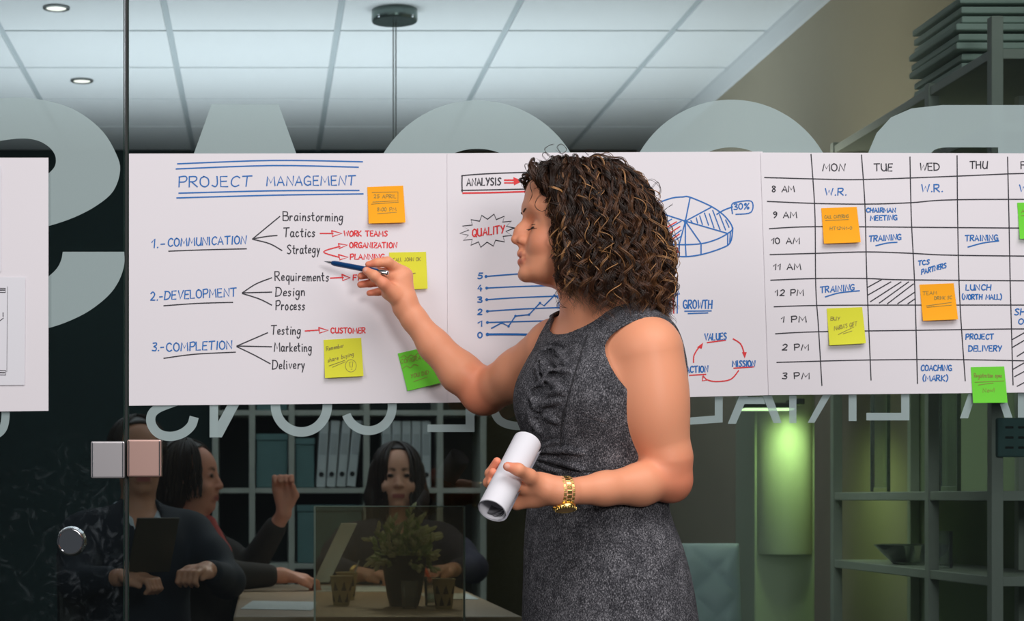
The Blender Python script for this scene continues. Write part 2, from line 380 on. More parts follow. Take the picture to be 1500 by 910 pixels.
class Ink:
    """marker strokes lying on a sheet"""
    def __init__(s, depth, wpx=2.2, split=False): s.mb = MB(); s.depth = depth; s.w = wpx; s.k = 0; s.split = split; s.done = []
    def line(s, P, w=None, smooth=True, taper=True):
        w = w or s.w; P = catmull(P, 5) if smooth and len(P) > 2 else [np.array(p, float) for p in P]
        Q = [P[0]]
        for a, b in zip(P[:-1], P[1:]):
            n = max(1, int(np.linalg.norm(b - a) / 12))
            Q += [a + (b - a) * k / n for k in range(1, n + 1)]
        P = Q; s.k += 1; vs = []; N = len(P); lift = 0.00045 + 0.00002 * (s.k % 12)
        for i, p in enumerate(P):
            t = P[min(i + 1, N - 1)] - P[max(i - 1, 0)]; L = np.linalg.norm(t); t = t / L if L > 0 else np.array((1., 0))
            nn = np.array((-t[1], t[0])) * w / 2
            if i == 0: p = p - t * w * 0.3
            if i == N - 1: p = p + t * w * 0.3
            for q in (p + nn, p - nn): vs.append(px(q[0], q[1], s.depth(q[0], q[1]) + lift))
        s.mb.add(vs, [(2 * i, 2 * i + 1, 2 * i + 3, 2 * i + 2) for i in range(N - 1)]); return s
    def fill(s, P):
        s.k += 1; s.mb.add([px(x, y, s.depth(x, y) + 0.0006) for x, y in P], [tuple(range(len(P)))]); return s
    def dot(s, x, y, r): return s.fill([(x + r * math.cos(a), y + r * math.sin(a)) for a in np.linspace(0, 6.28, 11)[:-1]])
    def text(s, t, x0, y0, x1, h, dy=0.0, w=None):
        if s.split and s.mb.v: s.done.append(s.mb); s.mb = MB()
        adv = [FONT.get(c, ('', 2.5))[1] + 1.3 for c in t]; tot = sum(adv) - 1.3; cx = 0.0
        for c, a in zip(t, adv):
            st = FONT.get(c, ('', 2.5))[0]
            jit = (random.uniform(-0.25, 0.25), random.uniform(-0.3, 0.3), random.uniform(-0.05, 0.10))
            for part in [q for q in st.split('|') if q]:
                sm = part[0] == '~'; part = part.lstrip('~'); P = []
                for q in part.split():
                    gx, gy = map(float, q.split(',')); gx += jit[2] * gy
                    X = x0 + (cx + gx) / tot * (x1 - x0) + jit[0]; P.append((X, y0 + dy * (X - x0) / (x1 - x0) - gy / 6 * h + jit[1] * 0.6))
                s.line(P, w, sm)
            cx += a
        return s
    def new(s):
        if s.mb.v: s.done.append(s.mb); s.mb = MB()
        return s
    def arrow(s, P, tri):
        s.line(P); s.line(tri + [tri[0]], None, False); return s
    def build(s, name, m, parent):
        for mb in s.done + ([s.mb] if s.mb.v else []): mb.build(name, m, parent)
FONT = {
 'A': ('0,0 2,6 4,0|0.7,2 3.4,2', 4), 'B': ('0,0 0,6|~0,6 3,5.6 3,3.6 0,3.2|~0,3.2 3.6,2.8 3.4,0.2 0,0', 3.5), 'C': ('~3.6,5 2.2,6 0.4,4.6 0.2,1.6 1.8,0 3.6,0.8', 3.6),
 'D': ('0,0 0.2,6|~-0.3,6 2.6,5.6 4,3.2 2.8,0.6 -0.2,0', 4), 'E': ('3,6 0,6 0,0 3.1,0|0,3.1 2.6,3.2', 3.1), 'F': ('3,6 0,6 0,0|0,3.2 2.5,3.2', 3), 'G': ('~3.6,5.2 2.2,6 0.4,4.6 0.2,1.6 1.9,0 3.7,0.8|2.1,2.6 3.8,2.6 3.8,0.2', 3.9),
 'H': ('0,0 0.2,6|3.6,0 3.8,6|0.1,3 3.7,3.2', 3.8), 'I': ('0.5,0 0.5,6', 1), 'J': ('~2.4,6 2.4,1.6 1.4,0 0,0.8', 2.6), 'K': ('0,0 0,6|3.4,6 0.1,2.8 3.5,0', 3.5), 'L': ('0.1,6 0,0 3,0.1', 3),
 'M': ('0,0 0.5,6 2.4,1.8 4.3,6 4.8,0', 4.8), 'N': ('0,0 0.2,6 3.6,0 3.8,6', 3.8), 'O': ('~2,6 0.4,4.8 0.2,1.6 1.9,0 3.7,1.4 3.7,4.6 2,6 1.6,5.9', 3.9), 'P': ('0.1,0 0,6|~-0.2,5.8 2.6,6.2 3.4,4.6 2.4,3 0,2.8', 3.4),
 'Q': ('~2,6 0.4,4.8 0.2,1.6 1.9,0 3.7,1.4 3.7,4.6 2,6|2.4,1.6 4,-0.4', 4), 'R': ('0,0 0,6|~0,6 2.8,6 3.3,4.5 2.2,3.2 0,3|1,3 3.6,0', 3.6), 'S': ('~3.2,5.4 1.8,6 0.3,4.9 1.6,3.3 3.1,1.8 1.8,0.1 0,0.6', 3.2),
 'T': ('-0.2,5.9 4,6.1|1.9,6 1.9,0', 3.9), 'U': ('~0,6 0.1,1.6 1.8,0 3.4,1.4 3.6,6|3.6,6 3.7,0', 3.7), 'V': ('0,6 1.8,0 3.7,6', 3.7), 'W': ('0,6 1.1,0 2.5,4.6 3.8,0 5,6', 5), 'X': ('0,0 3.6,6|0,6 3.7,0', 3.6),
 'Y': ('0,6 1.8,3|3.6,6 1.2,0', 3.6), 'Z': ('0,6 3.5,6 0,0 3.6,0|0.9,3 2.9,3', 3.6),
 '0': ('~1.6,6 0.2,4.6 0.2,1.5 1.6,0 3,1.5 3,4.6 1.6,6', 3.1), '1': ('0,3.6 1.6,6 1.6,0', 1.8), '2': ('~0.2,4.8 1.6,6 3,4.8 2.4,2.8 0,0.1|0,0.1 3.2,0.1', 3.2), '3': ('~0.2,5.6 2.4,5.8 2.6,4.2 1,3.2 2.8,2.2 2.4,0.2 0,0.4', 2.8),
 '4': ('2.2,6 0,2 3.2,2|2.4,3.4 2.3,-0.3', 3.2), '5': ('3,6 0.6,6 0.4,3.4|~0.4,3.4 2.6,3.2 2.8,1 1.2,0 0,0.5', 3), '6': ('~2.6,6 0.6,3.6 0.4,1 1.8,0 2.8,1.4 1.8,2.8 0.5,2', 2.9), '7': ('0,6 3,6 1,0', 3),
 '8': ('~2.6,5.2 1.4,6 0.4,4.8 2.6,1.8 1.4,0 0.2,1.4 2.6,4.6 2.6,5.2', 2.8), '9': ('~2.6,4.8 1.4,6 0.2,4.6 1.4,3.2 2.6,4.6 2.4,2 1,0', 2.8), '.': ('0.3,0 0.6,0.4', 0.8), '-': ('0,2.4 2.2,2.6', 2.2), '(': ('~1.2,7 0,4.6 0,1.6 1.3,-0.8', 1.3), ')': ('~0,7 1.3,4.6 1.3,1.6 0,-0.8', 1.4),
 '%': ('3.6,6 0.4,0|~0.8,6 0,5 0.8,4 1.5,5 0.8,6|~3.2,2 2.5,1 3.2,0 4,1 3.2,2', 4), ':': ('0.3,0.6 0.5,0.9|0.3,3.2 0.5,3.5', 0.8), '!': ('0.4,6 0.4,1.8|0.4,0.2 0.5,0.5', 0.8), "'": ('0.4,6 0.2,4.6', 0.6),
 'a': ('~2.4,3.2 0.8,3.4 0.1,1.4 1.0,0 2.2,1.2 2.5,3.2|~2.5,3.2 2.3,0.8 3.0,0.1', 2.9), 'b': ('~0.2,6 0.1,0.4 1.8,0.2 2.3,2 0.9,3.2 0.1,2', 2.4), 'c': ('~2.1,2.8 1.0,3.4 0.1,1.6 0.9,0 2.3,0.7', 2.2), 'd': ('~2.3,2.8 0.8,3.3 0.1,1.4 1.0,0 2.2,1.2|2.4,6 2.5,0', 2.7),
 'e': ('~0.2,1.6 2.1,2 1.5,3.4 0.3,2.6 0.4,0.4 2.2,0.5', 2.2), 'g': ('~2.3,3 0.8,3.3 0.1,1.6 1.1,0.5 2.2,1.6 2.4,3.2|~2.4,3.2 2.3,-1.2 1.2,-2.6 0.1,-1.6', 2.6), 'h': ('0.1,6 0.1,0|~0.1,1.8 1.2,3.3 2.2,2.4 2.3,0', 2.4), 'i': ('0.4,3.3 0.5,0|0.4,4.8 0.6,5', 0.9),
 'k': ('0.1,6 0.1,0|2.1,3.3 0.2,1.5 2.3,0', 2.3), 'l': ('~0.3,6 0.2,0.8 0.9,0', 0.9), 'm': ('0.1,3.3 0.1,0|~0.1,1.8 1.0,3.3 1.6,2.2 1.6,0|~1.6,1.8 2.7,3.3 3.3,2.2 3.4,0', 3.4), 'n': ('0.1,3.3 0.1,0|~0.1,1.8 1.2,3.3 2.1,2.3 2.2,0', 2.2), 'o': ('~1.2,3.4 0.2,2.2 0.4,0.4 1.4,0 2.4,1.4 1.9,3.2 1.2,3.4', 2.4),
 'p': ('0.1,3.3 0.1,-2.4|~0.1,2.6 1.7,3.4 2.3,1.8 1.2,0.1 0.1,0.7', 2.4), 'q': ('~2.2,3 0.8,3.3 0.1,1.4 1.1,0.1 2.2,1.2|2.3,3.3 2.3,-2.4', 2.4), 'r': ('0.1,3.3 0.1,0|~0.1,1.6 1.0,3.2 1.9,3.0', 1.8), 's': ('~1.9,2.9 0.9,3.4 0.3,2.5 1.7,1.2 0.9,0 0,0.4', 1.9), 't': ('~0.9,5.6 0.8,0.8 1.8,0.2|-0.2,3.6 1.9,3.7', 1.8),
 'u': ('~0.1,3.3 0.1,0.8 1.0,0 2.1,1.2|2.1,3.3 2.3,0', 2.3), 'v': ('0,3.3 1.0,0 2.1,3.3', 2.1), 'w': ('0,3.3 0.7,0 1.5,2.6 2.3,0 3,3.3', 3), 'y': ('0,3.3 1.1,0.3|2.2,3.3 0.5,-2.4', 2.2),
}
dS = lambda base: (lambda x, y: wave(x, y, base))
# --- sheet on the door
door_sheet = sheet('paper_sheet', [(-150, 231), (71, 231), (71, 602), (-150, 605)], 0.006, M_paper, 'blank white poster sheet taped on the glass door', 'paper sheet', group='poster sheets on the glass')
pr = sheet('printed_page', [(-70, 406), (37, 406.5), (36, 564), (-70, 565)], 0.0085, M_print, 'printed page stuck on the door\'s poster sheet, lower of two', 'printed page', 12, 12, group='pages stuck on the door sheet')
k = Ink(dS(0.0085), 1.1)
k.line([(-30, 422), (8, 422.5), (8, 428.5), (-30, 428)], None, False).line([(-30, 542), (8.5, 543), (8.5, 549.5), (-30, 549)], None, False).line([(4.5, 458), (4.5, 464)]).line([(-6, 474), (0, 470), (5, 466)]).line([(11, 420), (10, 545)], 0.5)
k.line([(-10, 425), (7, 425)], 1.6).line([(-10, 546), (7, 546)], 1.6)
k.build('print', M_black, pr)
pr2 = sheet('printed_page', [(-70, 243), (1.5, 243), (1.5, 398), (-70, 398)], 0.0085, M_print, 'printed page stuck on the door\'s poster sheet, upper of two', 'printed page', 8, 12, group='pages stuck on the door sheet')

# --- sheet titled Project Management
s1 = sheet('paper_sheet', [(189, 225), (657.5, 224.5), (658, 590), (189, 594.5)], 0.005, M_paper, 'white sheet headed Project Management with a branching outline', 'paper sheet', group='poster sheets on the glass')
D1 = dS(0.005)
k = Ink(D1, 2.0)
for P in ([(260, 240), (400, 235), (531, 237)], [(258, 247.5), (400, 242.5), (525, 245)], [(262, 283), (400, 279.5), (526, 279)], [(259, 290), (400, 286), (532, 284)]): k.line(P)
k.text('PROJECT', 262, 274, 367, 15, -1, 1.8).text('MANAGEMENT', 391, 272, 519, 13.5, -1, 1.8)
k.build('title', M_blue, s1)
k = Ink(D1, 1.8, True)
for a_, b_ in ((('1.-', 222, 363, 241, 13), ('COMMUNICATION', 246, 361, 360, 11.5, -4)), (('2.-', 221, 440, 238, 12), ('DEVELOPMENT', 241, 439, 346, 12, -5)), (('3.-', 223, 514, 240, 12), ('COMPLETION', 244, 515, 340, 12, -4))):
    k.text(*a_); k.split = False; k.text(*b_); k.split = True
k.build('heading', M_blue, s1)
k = Ink(D1, 1.65)
for P in ([(247, 368), (300, 366), (361, 364.5)], [(240, 448), (290, 444.5), (341, 443)], [(240, 525), (285, 519), (345, 516)],
          [(370, 350), (410, 317)], [(370, 350), (390, 346.5), (406, 345)], [(370, 350.5), (395, 357), (413, 367)],
          [(355, 429), (375, 416), (398, 407)], [(355, 429), (398, 428)], [(355, 430), (380, 438), (398, 447)],
          [(347, 507), (392, 487.5)], [(347, 507), (398, 508)], [(347, 508), (372, 520), (396, 533)]): k.line(P)
k.build('branch_lines', M_black, s1)
k = Ink(D1, 1.55, True)
for t, x0, y, x1, dy in (('Brainstorming', 415, 323, 502, 1), ('Tactics', 415, 347, 461, 0), ('Strategy', 421, 372, 468, -1), ('Requirements', 403, 411, 481, 1), ('Design', 404, 434, 446, -1), ('Process', 404, 454, 446, 0),
                         ('Testing', 397, 490, 440, 0), ('Marketing', 402, 515, 456, 0), ('Delivery', 399, 541, 446, -1)):
    k.text(t, x0, y, x1, 13, dy)
k.build('topic', M_black, s1)
k = Ink(D1, 1.9)
k.arrow([(469, 342), (488, 342)], [(486, 338), (501, 342), (487, 346.5)]).new().arrow([(498, 361), (474, 369), (497, 377)], [(496, 357), (509, 359), (497, 364)]).line([(496, 373), (510, 377), (498, 380.5), (496, 373)], None, False)
k.new().arrow([(484, 407.5), (503, 406.5)], [(501, 402), (513, 407), (502, 411)]).new().arrow([(447, 485), (468, 483.5)], [(467, 480), (481, 484), (468, 488)])
for t, x0, y, x1 in (('WORK TEAMS', 504, 346, 567, ), ('ORGANIZATION', 512, 363, 581), ('PLANNING', 513, 380, 563), ('CUSTOMER', 485, 488, 535), ('FI', 517, 410.5, 526)):
    k.split = True; k.text(t, x0, y, x1, 7.6, 0, 1.75)
k.build('red_note', M_red, s1)

# --- analysis sheet
s2 = sheet('paper_sheet', [(655, 224.5), (1117, 222), (1128, 579), (656, 590)], 0.0066, M_paper, 'white sheet of charts headed Analysis, behind the woman', 'paper sheet', group='poster sheets on the glass')
D2 = dS(0.0066)
k = Ink(D2, 1.8); k.text('ANALYSIS', 684, 272, 733, 10.5, -1).line([(677, 281), (677, 260), (681, 257), (725, 254), (790, 252)]).line([(676, 279), (725, 278), (790, 276.5)])
burst = []
for i in range(29):
    a = 2 * math.pi * i / 28; rr = 1.0 if i % 2 == 0 else 0.70
    burst.append((714 + 40 * rr * math.cos(a) + random.uniform(-1, 1), 338 + 24 * rr * math.sin(a) - 4 * rr * math.cos(a)))
burst[-1] = burst[0]
k.line(burst, 1.6, False); k.build('heading', M_black, s2)
k = Ink(D2, 1.9); k.line([(678, 283), (730, 282), (790, 280)], 2.4).text('QUALITY', 692, 347, 739, 11, -6).line([(739, 264), (753, 264)], 2.4).line([(739, 268), (753, 268)], 2.0).fill([(752, 259.5), (766, 265), (753, 271.5)]); k.build('red_heading', M_red, s2)
k = Ink(D2, 2.0)
for t, y in zip('543210', (404, 422, 439, 457, 474, 491)): k.text(t, 700, y + 4, 706, 8)
for P in ([(712, 405), (765, 401), (830, 399)], [(713, 422), (770, 419.5), (838, 418)], [(713, 439), (760, 436), (838, 433)], [(714, 456), (770, 452.5), (838, 450)], [(714, 472.5), (838, 469)]): k.line(P, 1.9); k.dot(P[0][0], P[0][1], 2.2)
k.line([(714, 490), (760, 490), (838, 492)], 3.2).dot(714, 490, 2.6)
k.line([(720, 481), (735, 473), (745, 478), (755, 463), (775, 461), (791, 444), (797, 448), (812, 433), (824, 440), (838, 428)], 2.0, False)
for q in ((735, 473), (745, 478), (755, 463), (775, 461), (791, 444), (812, 433)): k.dot(q[0], q[1], 1.9)
for i in range(6): k.line([(816 + i * 2, 450), (822 + i * 2.4, 436)], 1)
k.text('10', 747, 519, 757, 8); k.build('line_chart', M_blue, s2)
k = Ink(D2, 2.0)
k.line([(945, 325), (950, 308), (961, 299), (983, 290.5), (1000, 288.5), (1011, 289), (1043, 303), (1063, 318), (1073, 334), (1066, 342), (1049, 351), (1027, 357), (997, 358.5), (974, 356.5), (955, 345), (945, 325)])
for e in ((1011, 289), (1043, 303), (1066, 342), (1027, 357), (1004, 358), (995, 358), (961, 310)): k.line([(1004, 324), e], 1.9)
k.dot(1004, 324, 2.6)
k.line([(945, 325), (947, 345), (958, 363), (978, 372), (1000, 376), (1027, 373), (1056, 364), (1070, 355), (1073.5, 334)])
for a, b in (((1027, 357), (1027, 372)), ((1004, 358), (1005, 375)), ((995, 358), (995, 375)), ((1066, 342), (1066, 360)), ((1070, 340), (1069, 356))): k.line([a, b], 1.9)
for a, b in (((1020, 319), (1022, 327)), ((1025, 316), (1029, 329)), ((1032, 312), (1038, 330)), ((1039, 313), (1046, 334)), ((1044, 308), (1055, 337)), ((1054, 314), (1063, 337)), ((1063, 322), (1068, 333)), ((1012, 323), (1014, 326)),
             ((972, 328), (984, 321)), ((973, 338), (998, 324)), ((982, 349), (998, 337)), ((986, 354), (998, 346)), ((987, 362), (988, 370)), ((974, 368), (980, 362))): k.line([a, b], 1.6)
k.line([(1050, 314), (1060, 308), (1073, 303)]).line([(1073, 313), (1072, 300), (1080, 296), (1101, 295), (1100, 311), (1078, 314)], 1.8).text('30%', 1075, 307, 1097, 8.5, -1, 1.7)
k.build('pie_chart', M_blue, s2)
k = Ink(D2, 1.8)
for a, b in (((966, 328), (976, 321)), ((968, 338), (991, 325)), ((974, 346), (996, 332)), ((984, 351), (995, 343)), ((978, 362), (979, 370)), ((992, 363), (993, 370))): k.line([a, b])
k.build('red_hatching', M_red, s2)
k = Ink(D2, 1.8)
for x in (981, 992): k.arrow([(x, 459), (x + .5, 430)], [(x - 3, 431), (x + .5, 423.5), (x + 3.5, 431)])
k.build('growth_arrows', M_blue, s2); k = Ink(D2, 1.9, True)
k.text('GROWTH', 1001, 452, 1043, 12, 0, 2.0).line([(1003, 456), (1042, 455.5)]).line([(1008, 459.5), (1037, 458.5)])
k.text('VALUES', 1032, 498.5, 1064, 9.5, -1, 1.9).text('MISSION', 1073, 537, 1106, 8.5, 0, 1.9).text('ACTION', 1005, 546, 1037, 9, -1, 1.9)
k.build('growth_word', M_blue, s2)
k = Ink(D2, 1.9)
for x in (975, 987): k.line([(x, 459), (x - 1, 430)])
k.new().line([(1036, 502), (1063, 498.5)]).new().line([(1075, 539.5), (1104, 537.5)]).new().line([(1010, 550), (1034, 548.5)])
k.new(); k.line([(1016, 531), (1017, 520), (1025, 507)]).fill([(1021, 509), (1030, 502), (1028, 511)])
k.new(); k.line([(1074, 496.5), (1085, 504), (1090, 517)]).fill([(1087, 516), (1094, 516), (1091, 525)])
k.new(); k.line([(1082, 543), (1070, 556), (1048, 559), (1034, 556)]).line([(1030, 551), (1036, 557), (1029, 558), (1030, 551)], None, False)
k.build('red_arrows', M_red, s2)

# --- weekly timetable
s3 = sheet('paper_sheet', [(1114, 223.5), (1620, 225), (1620, 574), (1126, 579)], 0.0084, M_paper, 'white sheet with a hand-drawn weekly timetable', 'paper sheet', group='poster sheets on the glass')
D3 = dS(0.0084)
k = Ink(D3, 1.6)
for P in ([(1188, 226), (1191, 265), (1194, 320), (1195, 420), (1199, 480), (1204, 565)], [(1262, 227), (1267, 300), (1269, 380), (1271, 440), (1276, 557)], [(1333, 230), (1335, 320), (1340, 420), (1344, 562)],
          [(1402, 228), (1403, 330), (1406, 440), (1414, 558)], [(1476, 230), (1478, 320), (1480, 420), (1484, 564)], [(1552, 230), (1556, 400), (1560, 560)],
          [(1120, 260), (1190, 262), (1262, 263), (1402, 258), (1500, 254), (1600, 254)], [(1124, 295), (1195, 298), (1268, 299), (1333, 297), (1402, 292.5), (1600, 292)], [(1127, 335), (1195, 332), (1350, 333), (1600, 335)],
          [(1128, 373), (1200, 371), (1270, 369), (1333, 371), (1402, 374), (1600, 376)], [(1129, 410.5), (1195, 408), (1270, 408), (1333, 410), (1600, 412)], [(1134, 449.5), (1200, 447.5), (1340, 447), (1600, 447)],
          [(1136, 489), (1200, 486), (1340, 484), (1480, 482), (1600, 482)], [(1138, 531), (1270, 527.5), (1410, 527), (1600, 531)]): k.line(P)
k.build('timetable_grid', M_black, s3)
k = Ink(D3, 1.6, True)
for t, x0, x1, y in (('MON', 1205, 1237, 250.5), ('TUE', 1281, 1307, 250.5), ('WED', 1347, 1376, 249.5), ('THU', 1421, 1446, 247), ('FRI', 1496, 1518, 247)): k.text(t, x0, y, x1, 10.5)
for t, x0, x1, y in (('8 AM', 1131, 1164, 281), ('9 AM', 1132, 1167, 319), ('10 AM', 1130, 1171, 357), ('11 AM', 1133, 1173, 395), ('12 PM', 1136, 1177, 433), ('1 PM', 1144, 1181, 472), ('2 PM', 1146, 1184, 513), ('3 PM', 1146, 1185, 555)): k.text(t, x0, y, x1, 8.6)
k.build('day_or_hour_heading', M_black, s3); k = Ink(D3, 1.9)
for a, b in (((1271, 421), (1291, 410)), ((1272, 432), (1305, 413)), ((1275, 442), (1320, 413)), ((1288, 444), (1331, 413)), ((1300, 445), (1338, 416)), ((1315, 445), (1340, 428)), ((1330, 445), (1340, 438)),
             ((0, 0), (0, 0)), ((1482, 498), (1510, 482)), ((1483, 509), (1520, 487)), ((1490, 522), (1530, 497)), ((1484, 541), (1510, 526)), ((1486, 552), (1520, 534)), ((1490, 566), (1530, 545))):
    if a == b: k.new(); continue
    k.line([a, b], 1.6)
k.build('hatching', M_black, s3)
k = Ink(D3, 1.75, True)
for t, x0, y, x1, h, dy in (('W.R.', 1209, 286, 1240, 10, 0), ('W.R.', 1350, 281, 1381, 10.5, 0), ('W.R.', 1494, 281, 1524, 10, 0), ('CHAIRMAN', 1269, 311, 1312, 6.2, 0), ('MEETING', 1275, 323, 1314, 7, -1), ('TRAINING', 1273, 354, 1320, 8, -3),
                            ('TRAINING', 1414, 353, 1462, 8, -1), ('TCS', 1345, 389, 1361, 6.5, -2), ('PARTNERS', 1350, 402, 1386, 7, -10), ('TRAINING', 1202, 429, 1251, 8.5, -4), ('LUNCH', 1415, 425, 1451, 8, 0), ('(NORTH MALL)', 1410, 438.5, 1467, 7, 0),
                            ('SHOP', 1486, 461.5, 1520, 9, 0), ('OPEN', 1492, 475, 1524, 8, 0), ('PROJECT', 1415, 497, 1455, 7.5, 0), ('DELIVERY', 1419, 514.5, 1467, 8, 0), ('COACHING', 1349, 543, 1394, 8, 0), ('(MARK)', 1352, 558, 1388, 8, 0)):
    k.text(t, x0, y, x1, h, dy)
k.build('appointment', M_blue, s3); k = Ink(D3, 1.9)
for P in ([(1283, 360), (1300, 356), (1314, 355)], [(1418, 362), (1440, 356), (1463, 353)], [(1209, 435), (1230, 429), (1259, 426)]): k.new().line(P, 1.9)
k.build('underline', M_blue, s3)

# ------------------------------------------------------------------ sticky notes
def note(Q, base, m, label, ink, curl=0.008):
    f = lambda u, v, x, y: wave(x, y, base) + 0.0012 + curl * v ** 2.6 + 0.002 * v * v * math.sin(u * 2.5)
    o = sheet('sticky_note', Q, base, m, label, 'sticky note', 10, 12, f, 'sticky notes on the sheets', None, 0.0003)
    Qi = [np.array(q, float) for q in Q]
    def depth(x, y):
        v = (y - (Qi[0][1] + Qi[1][1]) / 2) / ((Qi[2][1] + Qi[3][1]) / 2 - (Qi[0][1] + Qi[1][1]) / 2); u = (x - Qi[0][0]) / (Qi[1][0] - Qi[0][0])
        v = min(max(v, 0), 1); u = min(max(u, 0), 1); return f(u, v, x, y)
    k = Ink(depth, 0.8); ink(k); k.build('pencil_writing', M_pencil, o); return o
def i_apr(k): k.text('25 APRIL', 548, 290, 580, 5).line([(545, 282), (583, 281), (583, 294), (546, 296)], None, False).line([(544, 299), (584, 296)]).text('8:00 PM', 553, 309, 580, 5).line([(553, 313), (581, 311)])
def i_call(k): k.text('CALL JOHN OK', 576, 383, 616, 5, -1).line([(596, 404), (609, 400), (597, 402)])
def i_rem(k):
    k.text('Remember', 478, 514, 503, 6, -5).text('share buying', 480, 531, 518, 6, -10).line([(482, 536), (505, 528)]).line([(487, 538), (506, 530)])
    k.line([(514 + 8 * math.cos(a), 536 + 9 * math.sin(a)) for a in np.linspace(0, 6.3, 16)]).line([(512, 531), (517, 530), (516, 538), (513, 538), (512, 531)], None, False).line([(514, 541), (516, 541)])
def i_cong(k): k.text('CONGRATS', 587, 533, 626, 6, -8).line([(587, 524), (592, 521), (597, 524), (602, 520), (607, 522), (612, 518), (618, 520)]).line([(590, 540), (596, 536), (601, 539), (607, 534), (613, 536)]).text('YOU DID', 602, 554, 628, 5.5, -6).line([(606, 559), (628, 552)])
def i_cat(k): k.text('CALL CATERING', 1208, 320, 1243, 4.5, -1).line([(1209, 323), (1243, 321.5)]).text('HT12141-0', 1216, 337, 1248, 4.5, -1)
def i_gift(k): k.text('BUY', 1217, 469, 1230, 5).text("MARIA'S GIFT", 1222, 484, 1255, 6, -7).line([(1228, 490), (1251, 479)]).line([(1235, 489), (1248, 485)])
def i_team(k): k.text('TEAM', 1352, 432, 1372, 5, -1).text('DRINK SC', 1369, 439, 1394, 4.5, -1).line([(1357, 448), (1394, 443)]).line([(1358, 450), (1394, 447)])
def i_reg(k): k.text('Registration open', 1427, 553, 1467, 6, 0).line([(1428, 560), (1471, 558)]).line([(1433, 564), (1455, 561)]).text('Now!', 1440, 575, 1457, 6, -1)
def i_sm(k): k.text('ASK', 1496, 312, 1512, 5).line([(1496, 316), (1515, 314)])
note([(538, 274), (590.5, 272), (594, 326), (540, 327.5)], 0.005, M_orange, 'orange sticky note with a pencilled April date', i_apr)
note([(570, 370), (624, 369), (626.5, 423), (573, 425)], 0.005, M_yellow, 'yellow sticky note behind the hand holding the pen', i_call, 0.004)
note([(474, 498), (529, 495), (532.5, 551), (476, 554)], 0.005, M_yellow, 'yellow sticky note with a circled exclamation doodle', i_rem)
note([(582.5, 518), (636, 506), (650, 560), (597, 573)], 0.005, M_green, 'green tilted sticky note partly behind the raised forearm', i_cong, 0.005)
note([(1203, 305), (1255, 303), (1261, 355), (1207, 357)], 0.0084, M_orange, 'orange sticky note in the monday column of the timetable', i_cat)
note([(1211, 452), (1263, 450), (1268.5, 503), (1215, 506)], 0.0084, M_yellow, 'yellow sticky note about a gift on the timetable', i_gift)
note([(1347, 417), (1397, 415), (1403.5, 468), (1352, 470)], 0.0084, M_orange, 'orange sticky note in the wednesday column of the timetable', i_team)
note([(1422, 538), (1471, 537), (1476, 590), (1425.5, 590.5)], 0.0084, M_green, 'green sticky note hanging off the timetable\'s lower edge', i_reg, 0.004)
note([(1490, 297), (1543, 296), (1547, 349), (1494, 350)], 0.0084, M_green, 'green sticky note in the friday column, cut by the picture edge', i_sm)
